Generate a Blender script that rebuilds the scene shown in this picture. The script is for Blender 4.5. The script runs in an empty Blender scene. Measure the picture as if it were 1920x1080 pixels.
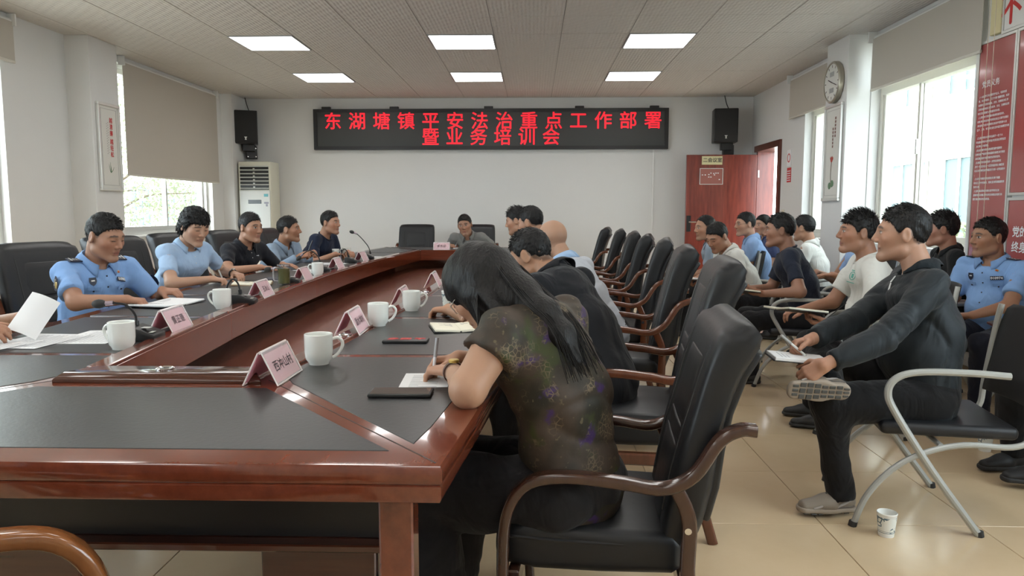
import bpy, bmesh, math, random
import numpy as np
from mathutils import Vector, Matrix
random.seed(7); rng = np.random.default_rng(7)
SC = bpy.context.scene
COL = SC.collection
# ------------------------------------------------------------------ camera
cam_d = bpy.data.cameras.new('camera'); cam_d.sensor_width = 36.0; cam_d.lens = 26.25; cam_d.clip_start = .05
cam = bpy.data.objects.new('camera', cam_d); COL.objects.link(cam); SC.camera = cam
cam.location = (0, 0, 1.215)
PITCH = math.atan(143/1400); YAW = math.atan(40/1400*math.cos(PITCH))
cam.rotation_euler = (math.pi/2-PITCH, 0, YAW)
# ------------------------------------------------------------------ sky, exposure
W = bpy.data.worlds.new('sky'); SC.world = W; W.use_nodes = True
_n = W.node_tree.nodes; _n.clear()
_o = _n.new('ShaderNodeOutputWorld'); _b = _n.new('ShaderNodeBackground')
_b.inputs[0].default_value = (0.89, 0.955, 1.0, 1); _b.inputs[1].default_value = 7.5
W.node_tree.links.new(_b.outputs[0], _o.inputs[0])
SC.view_settings.view_transform = 'Standard'; SC.view_settings.look = 'None'
SC.view_settings.gamma = 1; SC.view_settings.use_curve_mapping = False
SC.view_settings.exposure = 0.25
LAMP_STRENGTH = 7.0
# soft hazy sun on the right-hand facade outside
_s = bpy.data.lights.new('sun', 'SUN'); _s.energy = 6.0; _s.angle = math.radians(20); _s.color = (1, .90, .74)
sun = bpy.data.objects.new('sun', _s); COL.objects.link(sun); sun.rotation_euler = (math.radians(28), math.radians(-22), 0)

# ------------------------------------------------------------------ materials
MATS = {}
def L(nt, a, b): nt.links.new(a, b)
def mat(name, col, rough=.5, metal=0., spec=.5, coat=0., bump=None, var=None, stretch=None, trans=0., alpha=1., emit=None, sheen=0., attr=False, sss=0.):
    """procedural principled material. bump=(scale,strength), var=(scale,amount,colour2), stretch=(x,y,z) of the texture space"""
    if name in MATS: return MATS[name]
    m = bpy.data.materials.new(name); m.use_nodes = True; nt = m.node_tree; p = nt.nodes['Principled BSDF']
    c4 = (*col, 1); p.inputs['Base Color'].default_value = c4
    p.inputs['Roughness'].default_value = rough; p.inputs['Metallic'].default_value = metal
    p.inputs['Specular IOR Level'].default_value = spec; p.inputs['Coat Weight'].default_value = coat
    p.inputs['Coat Roughness'].default_value = .06
    p.inputs['Transmission Weight'].default_value = trans; p.inputs['Alpha'].default_value = alpha
    p.inputs['Sheen Weight'].default_value = sheen
    if sss:
        p.inputs['Subsurface Weight'].default_value = sss; p.inputs['Subsurface Radius'].default_value = (.012, .005, .003)
    vec = None
    if bump or var:
        tc = nt.nodes.new('ShaderNodeTexCoord'); vec = tc.outputs['Object']
        if stretch:
            mp = nt.nodes.new('ShaderNodeMapping'); mp.inputs['Scale'].default_value = stretch; L(nt, vec, mp.inputs[0]); vec = mp.outputs[0]
    if attr:
        a = nt.nodes.new('ShaderNodeAttribute'); a.attribute_name = 'Col'; L(nt, a.outputs['Color'], p.inputs['Base Color'])
    if var:
        n = nt.nodes.new('ShaderNodeTexNoise'); n.inputs['Scale'].default_value = var[0]; n.inputs['Detail'].default_value = 5; n.inputs['Roughness'].default_value = .6
        L(nt, vec, n.inputs['Vector'])
        r = nt.nodes.new('ShaderNodeValToRGB'); r.color_ramp.elements[0].position = .5-var[1]; r.color_ramp.elements[1].position = .5+var[1]
        r.color_ramp.elements[0].color = c4; r.color_ramp.elements[1].color = (*var[2], 1)
        L(nt, n.outputs['Fac'], r.inputs[0]); L(nt, r.outputs[0], p.inputs['Base Color'])
    if bump:
        n = nt.nodes.new('ShaderNodeTexNoise'); n.inputs['Scale'].default_value = bump[0]; n.inputs['Detail'].default_value = 3
        L(nt, vec, n.inputs['Vector']); b = nt.nodes.new('ShaderNodeBump'); b.inputs['Strength'].default_value = bump[1]; b.inputs['Distance'].default_value = .01
        L(nt, n.outputs['Fac'], b.inputs['Height']); L(nt, b.outputs[0], p.inputs['Normal'])
    if emit:
        p.inputs['Emission Color'].default_value = (*emit[0], 1); p.inputs['Emission Strength'].default_value = emit[1]
    MATS[name] = m
    return m
def pane_mat(name, tint=(1, 1, 1), refl=.1):
    m = bpy.data.materials.new(name); m.use_nodes = True; nt = m.node_tree; nt.nodes.clear()
    o = nt.nodes.new('ShaderNodeOutputMaterial'); mx = nt.nodes.new('ShaderNodeMixShader'); t = nt.nodes.new('ShaderNodeBsdfTransparent'); g = nt.nodes.new('ShaderNodeBsdfGlossy')
    t.inputs[0].default_value = (*tint, 1); g.inputs['Roughness'].default_value = .02
    w = nt.nodes.new('ShaderNodeLayerWeight'); w.inputs['Blend'].default_value = .5
    q = nt.nodes.new('ShaderNodeMath'); q.operation = 'POWER'; q.inputs[1].default_value = 5; L(nt, w.outputs['Facing'], q.inputs[0])
    f = nt.nodes.new('ShaderNodeMath'); f.operation = 'MULTIPLY_ADD'; f.inputs[1].default_value = .5; f.inputs[2].default_value = .03; L(nt, q.outputs[0], f.inputs[0])
    L(nt, f.outputs[0], mx.inputs[0]); L(nt, t.outputs[0], mx.inputs[1]); L(nt, g.outputs[0], mx.inputs[2]); L(nt, mx.outputs[0], o.inputs[0])
    MATS[name] = m; return m

M_wall = mat('wall_paint', (.66, .655, .64), .75, bump=(60, .04), var=(1.2, .35, (.70, .695, .68)))
M_ceil = mat('ceiling_tile', (.60, .575, .545), .7)
M_grid = mat('ceiling_grid', (.30, .29, .27), .6)
M_floor = mat('floor_tile', (.56, .42, .26), .16, var=(3.0, .35, (.64, .49, .32)), spec=.5)
M_joint = mat('floor_joint', (.30, .23, .15), .6)
M_alu = mat('aluminium', (.62, .62, .60), .35, metal=.5)
M_frame = mat('window_frame_cream', (.66, .65, .58), .4)
M_glass = pane_mat('window_glass', (.93, .97, .98))
M_blind = mat('blind_fabric', (.50, .46, .40), .85, bump=(220, .08))
M_white = mat('white_plastic', (.78, .78, .76), .4)
M_black = mat('black_plastic', (.012, .012, .013), .4)
M_chrome = mat('chrome', (.75, .75, .75), .15, metal=1)
M_table = mat('table_wood', (.105, .021, .010), .16, coat=.7, var=(5, .28, (.20, .048, .021)), stretch=(6, .6, 6), spec=.5)
M_tabley = mat('table_wood_cross', (.105, .021, .010), .16, coat=.7, var=(5, .28, (.20, .048, .021)), stretch=(.6, 6, 6), spec=.5)
M_tabled = mat('table_wood_dark', (.045, .014, .009), .18, coat=.6, var=(5, .3, (.085, .026, .014)), stretch=(.6, 8, 8))
M_pad = mat('table_leather', (.020, .021, .022), .36, spec=.65, bump=(90, .05))
M_leather = mat('chair_leather', (.011, .012, .014), .42, spec=.42, bump=(14, .10))
M_leather2 = mat('chair_leather_panel', (.013, .014, .016), .40, spec=.42, bump=(20, .10))
M_cwood = mat('chair_wood', (.075, .022, .011), .2, coat=.6, var=(6, .3, (.14, .045, .020)), stretch=(5, 5, 1))
M_cwoodd = mat('chair_wood_dark', (.035, .014, .009), .22, coat=.6, var=(6, .3, (.065, .026, .015)), stretch=(5, 5, 1))
M_cwoodl = mat('chair_wood_honey', (.18, .060, .018), .2, coat=.7, var=(6, .3, (.28, .11, .035)), stretch=(5, 5, 1))
M_porc = mat('porcelain', (.80, .82, .78), .12, coat=.3)
M_paper = mat('paper', (.80, .81, .82), .8)
M_cream = mat('cream_paper', (.80, .76, .62), .8)
M_pink = mat('pink_card', (.80, .36, .42), .7)
M_acryl = mat('acrylic', (.9, .88, .9), .08, alpha=.28)
M_ink = mat('ink', (.05, .03, .04), .6)
M_redink = mat('red_ink', (.55, .03, .03), .6)
M_doorw = mat('door_wood', (.12, .018, .012), .3, coat=.3, var=(4, .22, (.26, .050, .030)), stretch=(7, 7, .7))
M_tube = mat('chair_tube', (.42, .43, .41), .4, metal=.3)
M_rubber = mat('rubber', (.03, .03, .03), .7)
M_seatb = mat('black_vinyl', (.012, .013, .016), .45)
M_mesh = mat('black_mesh_back', (.018, .019, .021), .7, alpha=.93)
M_dim = mat('led_panel', (.045, .047, .046), .5)
M_led = mat('led_red', (.3, .005, .01), .5, emit=((1, .016, .035), .85))
M_lamp = mat('lamp_diffuser', (.9, .9, .9), .5, emit=((1, .985, .96), LAMP_STRENGTH))
M_poster = mat('poster_red', (.38, .095, .090), .14, coat=.4)
M_silver = mat('silver_frame', (.66, .66, .63), .3, metal=.4)

# ------------------------------------------------------------------ geometry helpers: every helper returns (verts, faces)
def join(*gs):
    V, F = [], []
    for v, f in gs:
        o = len(V); V += [tuple(x) for x in v]; F += [tuple(i+o for i in q) for q in f]
    return V, F
def xf(g, M):
    return [tuple(M @ Vector(v)) for v in g[0]], g[1]
def move(g, d): return [(v[0]+d[0], v[1]+d[1], v[2]+d[2]) for v in g[0]], g[1]
def box(x0, x1, y0, y1, z0, z1, b=0., seg=1):
    if b <= 0:
        v = [(x, y, z) for x in (x0, x1) for y in (y0, y1) for z in (z0, z1)]
        return v, [(0, 1, 3, 2), (4, 6, 7, 5), (0, 4, 5, 1), (2, 3, 7, 6), (0, 2, 6, 4), (1, 5, 7, 3)]
    bm = bmesh.new(); bmesh.ops.create_cube(bm, size=1)
    for v in bm.verts: v.co = ((x0+x1)/2+v.co.x*(x1-x0), (y0+y1)/2+v.co.y*(y1-y0), (z0+z1)/2+v.co.z*(z1-z0))
    bmesh.ops.bevel(bm, geom=bm.edges[:], offset=b, segments=seg, profile=.5, affect='EDGES')
    return from_bm(bm)
def rect_frame(x0, x1, y0, y1, z0, z1, f, b=0., fh=None):
    """four bars around a rectangle lying in the y-z plane, butted at the corners"""
    fh = fh or f
    return join(box(x0, x1, y0, y1, z0, z0+fh, b), box(x0, x1, y0, y1, z1-fh, z1, b), box(x0, x1, y0, y0+f, z0+fh, z1-fh, b), box(x0, x1, y1-f, y1, z0+fh, z1-fh, b))
def swap_xy(g): return [(v[1], v[0], v[2]) for v in g[0]], g[1]
def from_bm(bm):
    bm.verts.index_update(); V = [tuple(v.co) for v in bm.verts]; F = [tuple(v.index for v in f.verts) for f in bm.faces]; bm.free(); return V, F
def smooth_path(pts, n=6):
    """Catmull-Rom through pts"""
    P = [Vector(p) for p in pts]; P = [P[0]*2-P[1]]+P+[P[-1]*2-P[-2]]; out = []
    for i in range(1, len(P)-2):
        for k in range(n):
            t = k/n; a, b, c, d = P[i-1], P[i], P[i+1], P[i+2]
            out.append(.5*((2*b)+(c-a)*t+(2*a-5*b+4*c-d)*t*t+(3*b-a-3*c+d)*t**3))
    out.append(P[-2]); return out
def frames(path):
    P = [Vector(p) for p in path]; n = len(P); T = []
    for i in range(n):
        t = (P[min(i+1, n-1)]-P[max(i-1, 0)]); T.append(t.normalized())
    u = T[0].orthogonal().normalized(); U = [u]
    for i in range(1, n):
        u = U[-1]-T[i]*U[-1].dot(T[i]); U.append(u.normalized())
    return P, T, U
def tube(path, r, n=10, r2=None, caps=True):
    P, T, U = frames(path); V, F = [], []; m = len(P)
    for i in range(m):
        rr = r[i] if isinstance(r, (list, tuple)) else (r if r2 is None else r+(r2-r)*i/(m-1)); w = T[i].cross(U[i])
        for k in range(n):
            a = 2*math.pi*k/n; V.append(tuple(P[i]+(U[i]*math.cos(a)+w*math.sin(a))*rr))
    for i in range(m-1):
        for k in range(n): F.append((i*n+k, i*n+(k+1) % n, (i+1)*n+(k+1) % n, (i+1)*n+k))
    if caps: F.append(tuple(range(n-1, -1, -1))); F.append(tuple((m-1)*n+k for k in range(n)))
    return V, F
def sweep(path, prof, side):
    """sweep a closed 2d profile (a along side, b along side x tangent)"""
    P = [Vector(p) for p in path]; m = len(P); n = len(prof); S = Vector(side).normalized(); V, F = [], []
    for i in range(m):
        t = (P[min(i+1, m-1)]-P[max(i-1, 0)]).normalized(); s = (S-t*S.dot(t)).normalized(); w = s.cross(t)
        for a, b in prof: V.append(tuple(P[i]+s*a+w*b))
    for i in range(m-1):
        for k in range(n): F.append((i*n+k, i*n+(k+1) % n, (i+1)*n+(k+1) % n, (i+1)*n+k))
    F.append(tuple(range(n-1, -1, -1))); F.append(tuple((m-1)*n+k for k in range(n)))
    return V, F
def rrect(w, h, r, k=3):
    out = []
    for cx, cy, a0 in ((w/2-r, h/2-r, 0), (-w/2+r, h/2-r, 90), (-w/2+r, -h/2+r, 180), (w/2-r, -h/2+r, 270)):
        for i in range(k+1):
            a = math.radians(a0+90*i/k); out.append((cx+r*math.cos(a), cy+r*math.sin(a)))
    return out
def lathe(prof, n=24, ring=False):
    V, F = [], []; m = len(prof)
    for r, z in prof:
        for k in range(n): a = 2*math.pi*k/n; V.append((r*math.cos(a), r*math.sin(a), z))
    for i in range(m-1):
        for k in range(n): F.append((i*n+k, i*n+(k+1) % n, (i+1)*n+(k+1) % n, (i+1)*n+k))
    if ring:
        for k in range(n): F.append(((m-1)*n+k, (m-1)*n+(k+1) % n, (k+1) % n, k))
        return V, F
    if prof[0][0] > 1e-4: F.append(tuple(range(n-1, -1, -1)))
    if prof[-1][0] > 1e-4: F.append(tuple((m-1)*n+k for k in range(n)))
    return V, F
def prism(poly, z0, z1):
    n = len(poly); V = [(x, y, z0) for x, y in poly]+[(x, y, z1) for x, y in poly]
    F = [(i, (i+1) % n, n+(i+1) % n, n+i) for i in range(n)]+[tuple(range(n-1, -1, -1)), tuple(range(n, 2*n))]
    return V, F
def bevel(g, b, seg=2, ang=30):
    bm = bmesh.new(); vs = [bm.verts.new(v) for v in g[0]]
    for f in g[1]:
        try: bm.faces.new([vs[i] for i in f])
        except ValueError: pass
    bm.normal_update()
    es = [e for e in bm.edges if len(e.link_faces) == 2 and e.calc_face_angle(0) > math.radians(ang)]
    bmesh.ops.bevel(bm, geom=es, offset=b, segments=seg, profile=.5, affect='EDGES', clamp_overlap=True)
    return from_bm(bm)
def loft(loops, caps=True):
    V, F = [], []; n = len(loops[0])
    for lp in loops: V += [tuple(p) for p in lp]
    for i in range(len(loops)-1):
        for k in range(n): F.append((i*n+k, i*n+(k+1) % n, (i+1)*n+(k+1) % n, (i+1)*n+k))
    if caps: F.append(tuple(range(n-1, -1, -1))); F.append(tuple((len(loops)-1)*n+k for k in range(n)))
    return V, F
def icos(c, r, sub=2, sc=(1, 1, 1)):
    bm = bmesh.new(); bmesh.ops.create_icosphere(bm, subdivisions=sub, radius=r)
    for v in bm.verts: v.co = Vector((v.co.x*sc[0]+c[0], v.co.y*sc[1]+c[1], v.co.z*sc[2]+c[2]))
    return from_bm(bm)
def mesh(name, g, m, smooth=35):
    me = bpy.data.meshes.new(name); me.from_pydata(g[0], [], g[1]); me.update()
    bm = bmesh.new(); bm.from_mesh(me); bmesh.ops.recalc_face_normals(bm, faces=bm.faces); bm.to_mesh(me); bm.free()
    if smooth:
        me.shade_smooth()
        if smooth < 180: me.set_sharp_from_angle(angle=math.radians(smooth))
    me.materials.append(m); return me
def put(name, me, parent=None, loc=(0, 0, 0), rot=(0, 0, 0)):
    o = bpy.data.objects.new(name, me); COL.objects.link(o); o.location = loc; o.rotation_euler = rot
    if parent: o.parent = parent
    return o
def obj(name, g, m, parent=None, loc=(0, 0, 0), rot=(0, 0, 0), smooth=35):
    return put(name, mesh(name, g, m, smooth), parent, loc, rot)
def tag(o, label, cat, group=None):
    o['label'] = label; o['category'] = cat
    if group: o['group'] = group
    return o
def thing(name, label, cat, loc=(0, 0, 0), rz=0., group=None):
    return tag(put(name, None, None, loc, (0, 0, rz)), label, cat, group)
def struct(o): o['kind'] = 'structure'; return o
def copy_tree(o, parent=None):
    c = o.copy(); COL.objects.link(c); c.parent = parent
    for ch in list(o.children): copy_tree(ch, c)
    return c
_fonts = {}
def text_geo(s, size, bold=0., depth=0., res=2, align='CENTER', spacing=1., line=1.):
    c = bpy.data.curves.new('t', 'FONT'); c.body = s; c.size = size; c.align_x = align; c.align_y = 'CENTER' if '\n' not in s else 'TOP'
    c.resolution_u = res; c.extrude = depth; c.space_character = spacing; c.space_line = line
    o = bpy.data.objects.new('t', c); COL.objects.link(o)
    d = bpy.context.evaluated_depsgraph_get(); me = bpy.data.meshes.new_from_object(o.evaluated_get(d))
    g = [tuple(v.co) for v in me.vertices], [tuple(p.vertices) for p in me.polygons]
    bpy.data.objects.remove(o); bpy.data.curves.remove(c); bpy.data.meshes.remove(me)
    if bold: g = join(*[move(g, (dx*bold, dy*bold, q*5e-5)) for q, (dx, dy) in enumerate(((-1, 0), (1, 0), (0, 1), (0, -1)))])
    return g
def basis(xa, ya, org):
    """4x4 whose x axis is xa, y axis is ya"""
    x = Vector(xa).normalized(); z = x.cross(Vector(ya)).normalized(); y = z.cross(x)
    M = Matrix((x, y, z)).transposed().to_4x4(); M.translation = Vector(org); return M
# ================================================================== ROOM SHELL
XL, XR, YB, YF, ZC = -4.42, 3.18, 11.12, -2.6, 2.87
def wall_with_openings(name, x0, x1, y0, y1, z1, ops):
    gs = []; y = y0
    for (a, b, c, d) in sorted(ops):
        gs.append(box(x0, x1, y, a, 0, z1))
        if c > 0: gs.append(box(x0, x1, a, b, 0, c))
        if d < z1: gs.append(box(x0, x1, a, b, d, z1))
        y = b
    gs.append(box(x0, x1, y, y1, 0, z1))
    return struct(obj(name, join(*gs), M_wall, smooth=0))
ZT = ZC+.25
wall_with_openings('wall_left', XL-.22, XL, YF, YB+.2, ZT, [(-.6, 2.4, .95, 2.80), (3.4, 6.22, .95, 2.80), (7.95, 10.25, .95, 2.80)])
wall_with_openings('wall_right', XR, XR+.24, YF, YB+.2, ZT, [(-.6, 2.6, .92, 2.80), (5.60, 7.28, .92, 2.80), (8.02, 9.0, .92, 2.80), (9.86, 10.88, 0, 2.06)])
struct(obj('wall_back', box(XL-.22, XR+.24, YB, YB+.2, 0, ZT), M_wall, smooth=0))
struct(obj('wall_rear', box(XL-.22, XR+.24, YF-.2, YF, 0, ZT), M_wall, smooth=0))
# columns standing out of the side walls and the boxed corner
struct(obj('wall_left_column', box(XL-.01, -4.19, 7.10, 7.58, 0, ZC, .004), M_wall))
struct(obj('wall_right_column', box(2.955, XR+.01, 7.29, 7.80, 0, ZC, .004), M_wall))
struct(obj('wall_left_corner_column', box(XL-.01, -4.26, 10.62, YB+.01, 0, ZC, .004), M_wall))
# floor with separate tiles near and in view
fl = struct(obj('floor', box(XL-.22, XR+.24, YF-.2, YB+.2, -.12, -.004), M_joint, smooth=0))
P = .60; tile_me = mesh('floor_tile', box(-P/2+.0015, P/2-.0015, -P/2+.0015, P/2-.0015, -.012, 0, .0012), M_floor, 0)
for i in range(-10, 4):
    for j in range(-1, 14):
        x = 1.13+P*(i+.5); y = 2.84+P*(j+.5)
        if x-P/2 > XR-.05 or x+P/2 < XL+.05: continue
        put('floor_tile', tile_me, fl, (x, y, 0))
obj('floor_tile_field', join(box(XL-.02, 1.13-P*9, 2.84-P, YB, -.012, -.0003), box(XL-.02, XR+.24, YF, 2.84-P, -.012, 0)), M_floor, fl, smooth=0)['kind'] = 'stuff'
# skirting
M_skirt = mat('skirting', (.34, .25, .16), .35)
struct(obj('baseboard_back', box(XL, XR, YB-.012, YB, 0, .09), M_skirt, smooth=0))
struct(obj('baseboard_right', join(box(XR-.012, XR, YF, 9.80, 0, .09)), M_skirt, smooth=0))
struct(obj('baseboard_left', box(XL, XL+.012, YF, YB, 0, .09), M_skirt, smooth=0))
# ceiling: carrier slab, tiles with joints, lamps in the grid
PX = .6333
def ceiling_material():
    nt = M_ceil.node_tree; p = nt.nodes['Principled BSDF']; tc = nt.nodes.new('ShaderNodeTexCoord'); hs = []
    for ax, k in (('X', 9.5), ('DIAGONAL', 5.5)):
        w = nt.nodes.new('ShaderNodeTexWave'); w.bands_direction = ax; w.inputs['Scale'].default_value = k; w.inputs['Distortion'].default_value = 1.5; w.inputs['Detail'].default_value = 1
        L(nt, tc.outputs['Object'], w.inputs[0]); hs.append(w.outputs['Fac'])
    a = nt.nodes.new('ShaderNodeMath'); a.operation = 'ADD'; L(nt, hs[0], a.inputs[0]); L(nt, hs[1], a.inputs[1])
    b = nt.nodes.new('ShaderNodeBump'); b.inputs['Strength'].default_value = .35; b.inputs['Distance'].default_value = .01
    L(nt, a.outputs[0], b.inputs['Height']); L(nt, b.outputs[0], p.inputs['Normal'])
ceiling_material()
ce = struct(obj('ceiling', box(XL-.22, XR+.24, YF-.2, YB+.2, ZC+.006, ZC+.2), M_grid, smooth=0))
ct = mesh('ceiling_tile', box(-PX/2+.003, PX/2-.003, -PX/2+.003, PX/2-.003, 0, .02, .002), M_ceil, 0)
lamps = {(i, j) for i in (0, 3, 6) for j in (-15, -12, -9, -6, -3, 0, 3)}
for i in range(-3, 10):
    for j in range(-5, 7):
        x = -2.91+PX*(i+.5); y = 7.19+PX*(j+.5)
        if (i, j) in lamps: continue
        if x+PX/2 < XL+.03 or x-PX/2 > XR-.03 or y-PX/2 > YB: continue
        o = put('ceiling_tile', ct, ce, (x, y, ZC-.001*random.random()))
        o.rotation_euler = (random.uniform(-.002, .002), random.uniform(-.002, .002), 0)
g = []
for i in range(-3, 10):
    for j in range(-16, -5):
        if (i, j) in lamps: continue
        x = -2.91+PX*(i+.5); y = 7.19+PX*(j+.5); g.append(box(x-PX/2+.003, x+PX/2-.003, y-PX/2+.003, y+PX/2-.003, ZC, ZC+.004))
obj('ceiling_tile_field', join(*g), M_ceil, ce, smooth=0)['kind'] = 'stuff'
LN = {(0, 0): 'left lamp of the nearer row', (3, 0): 'middle lamp of the nearer row', (6, 0): 'right lamp of the nearer row',
      (0, 3): 'left lamp of the row by the sign', (3, 3): 'middle lamp of the row by the sign', (6, 3): 'right lamp of the row by the sign'}
h = .300
fr = mesh('frame', join(box(-h-.012, h+.012, -h-.012, -h, -.008, .02), box(-h-.012, h+.012, h, h+.012, -.008, .02), box(-h-.012, -h, -h, h, -.008, .02), box(h, h+.012, -h, h, -.008, .02)), mat('lamp_frame', (.35, .36, .37), .4), 0)
df = mesh('diffuser', box(-h, h, -h, h, -.004, .01), M_lamp, 0)
for (i, j) in sorted(lamps):
    t = thing('ceiling_light', 'square white flush panel light, '+LN.get((i, j), '%s column, %s row overhead counted from the rear wall' % ({0: 'left', 3: 'middle', 6: 'right'}[i], {-15: 'first', -12: 'second', -9: 'third', -6: 'fourth', -3: 'fifth'}.get(j, 'near'))), 'ceiling light', (-2.91+PX*(i+.5), 7.19+PX*(j+.5), ZC), group='ceiling panel lights')
    put('frame', fr, t); put('diffuser', df, t)

# ------------------------------------------------------------------ windows
def window(n, x, y0, y1, z0, z1, cuts, frame_m, inward, transom=None):
    """sliding aluminium window in the plane x, seen along y; inward = +1/-1 towards the room"""
    t = struct(put('window_%d' % n, None, None, (x, (y0+y1)/2, z0))); hy = (y1-y0)/2; H = z1-z0; f = .045; d = .04
    obj('window_frame', rect_frame(-d, d, -hy, hy, 0, H, f), frame_m, t)
    ys = [-hy+f]+[c-(y0+y1)/2 for c in cuts]+[hy-f]
    for k in range(len(ys)-1):
        a, b = ys[k]-.015*(k > 0), ys[k+1]+.015*(k < len(ys)-2); xo = .014*(-1)**k; s = .035
        sa = obj('sash', rect_frame(xo-.012, xo+.012, a, b, f, H-f, s, 0, .05), frame_m, t)
        obj('pane', box(xo-.003, xo+.003, a+s, b-s, f+.05, H-f-.05), M_glass, sa, smooth=0)
        obj('latch', box(xo+inward*.012, xo+inward*.03, (b if k == 0 else a)-.012, (b if k == 0 else a)+.012, H*.42, H*.42+.12, .004), M_alu, sa)
    if transom: obj('transom_rail', box(-.045, .045, -hy+f, hy-f, transom-z0-.04, transom-z0+.04), frame_m, t, smooth=0)
    obj('window_sill', box(min(0, inward*.12), max(0, inward*.12), -hy-.02, hy+.02, -.05, -.005, .006), M_alu, t)
window(1, XL-.11, 3.4, 6.22, .95, 2.80, [4.8], M_alu, 1)
window(2, XL-.11, 7.95, 10.25, .95, 2.80, [9.12], M_alu, 1)
window(3, XR+.13, -.6, 2.6, .92, 2.80, [1.0], M_frame, -1)  # unseen window on the right beside the camera, added to admit daylight
window(4, XR+.13, 5.60, 7.28, .92, 2.80, [6.58], M_frame, -1, 2.34)
window(6, XL-.11, -.6, 2.4, .95, 2.80, [.9], M_alu, 1)  # unseen left window near the camera, added to brighten the near end
window(5, XR+.13, 8.02, 9.0, .92, 2.80, [8.55], M_frame, -1, 2.36)
def blind(x, y0, y1, zb, side, label, chain=None):
    t = thing('roller_blind', label, 'blind', (x, (y0+y1)/2, ZC-.02)); hy = (y1-y0)/2; H = ZC-.02-zb
    obj('fabric', box(-.0015, .0015, -hy, hy, -H, -.05), M_blind, t, smooth=0)
    obj('roller_tube', tube([(side*-.028, -hy, -.045), (side*-.028, hy, -.045)], .026, 14), M_white, t)
    obj('bottom_bar', box(-.008, .008, -hy, hy, -H-.012, -H+.012, .004), mat('blind_bar', (.60, .57, .50), .5), t)
    for s in (-1, 1): obj('bracket', box(-.045, .03, s*hy-.008, s*hy+.008, -.085, .018, .003), M_white, t)
    if chain:
        c = []
        for dx in (0, .035): c.append(tube([(side*.02, -hy-.10-dx*2, -.05), (side*.02, -hy-.11-dx*2, -H*.5), (side*.02, -hy-.115-dx*2.1, chain-ZC)], .0022, 5))
        obj('bead_chain', join(*c), mat('chain', (.75, .66, .52), .4), t)
blind(XL+.045, 8.02, 10.38, 1.615, 1, 'beige roller blind drawn well down over the window beside the air conditioner')
blind(XL+.045, 3.4, 6.34, 2.47, 1, 'beige roller blind rolled up high at the left edge of the picture')
blind(XR-.045, 5.47, 7.19, 2.335, -1, 'wide greyish roller blind above the bright window behind the seated audience', chain=.95)
blind(XR-.045, 8.12, 9.42, 2.35, -1, 'small cream roller blind half hidden behind the column with the clock')
blind(XL+.045, -.7, 2.5, 2.4, 1, 'beige roller blind over the unseen left window added for daylight near the camera')
blind(XR-.045, -.7, 2.7, 2.4, -1, 'beige roller blind over the unseen right window added for daylight near the camera')
# ------------------------------------------------------------------ door in the right wall, leaf swung in along the back wall
dr = struct(put('door_1', None, None, (XR, 10.88, 0)))
M_dframe = mat('door_frame_wood', (.075, .018, .012), .3, var=(4, .3, (.13, .035, .02)), stretch=(7, 7, .7))
obj('door_frame', join(box(-.03, .262, -1.09, -1.01, 0, 2.055), box(-.03, .262, -1.09, .02, 2.055, 2.14)), M_dframe, dr)
obj('door_jamb', box(.0, .25, -.018, .0, 0, 2.06, .002), M_doorw, dr)
obj('door_stop', box(.0, .03, -.06, -.018, 0, 2.06, .002), M_doorw, dr)
lf = obj('door_leaf', box(-1.0, -.005, -.045, 0, .01, 2.02, .003), M_doorw, dr, (0, -.02, 0))
obj('strike_plate', box(.01, .03, -.064, -.059, 1.70, 1.80), M_silver, dr)
hd = obj('door_handle', join(box(-.985, -.925, -.055, -.044, .93, 1.16, .004)), M_black, lf)
obj('lever', join(tube([(-.955, -.05, 1.07), (-.955, -.10, 1.07)], .011, 10), tube([(-.955, -.10, 1.07), (-.86, -.105, 1.068)], .011, 10)), M_chrome, hd)
sg = tag(put('door_sign', None, None, (2.39, 10.80, 1.88)), 'cream room sign with black lettering high on the red door', 'sign')
obj('plate', box(0, .29, .002, .012, 0, .12, .002), mat('sign_cream', (.62, .58, .34), .4), sg)
obj('lettering', xf(text_geo('二会议室', .068, .0012, .0004), basis((1, 0, 0), (0, 0, 1), (.15, .0005, .06))), M_ink, sg, smooth=0)
sg = tag(put('door_notice', None, None, (2.365, 10.80, 1.60)), 'clear notice holder with torn white scraps below the sign on the door', 'notice holder')
obj('holder', swap_xy(rect_frame(.002, .01, 0, .33, 0, .23, .008)), M_silver, sg)
obj('backing', box(.008, .322, .008, .012, .008, .222), mat('notice_clear', (.33, .12, .10), .2), sg)
[obj('paper_scrap', box(x, x+.018, .003, .008, z, z+.012), M_paper, sg, smooth=0) for x, z in ((.03, .13), (.07, .13), (.12, .135), (.15, .155), (.19, .15), (.22, .155), (.25, .155), (.12, .10), (.15, .10), (.20, .13), (.27, .065))]
sg = tag(put('fire_notice', None, None, (XR-.006, 9.49, 1.64)), 'small red and white prohibition notice on the right wall near the door', 'notice')
obj('upper_sheet', box(0, .005, -.07, .07, .14, .34), M_paper, sg); obj('lower_sheet', box(0, .005, -.085, .055, -.06, .12), M_redink, sg)
obj('ring', xf(lathe([(.042, 0), (.055, 0), (.055, .002), (.042, .002)], 20, True), basis((0, -1, 0), (0, 0, 1), (-.001, 0, .24))), M_redink, sg)
obj('printed_lines', join(*[box(-.001, 0, -.075, .045, -.04+k*.028, -.03+k*.028) for k in range(5)]), M_paper, sg, smooth=0)
tag(obj('light_switch', box(XR-.012, XR, 9.60, 9.69, 1.15, 1.24, .003), mat('switch_ivory', (.66, .62, .50), .4)), 'ivory light switch beside the door frame', 'switch')
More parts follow.
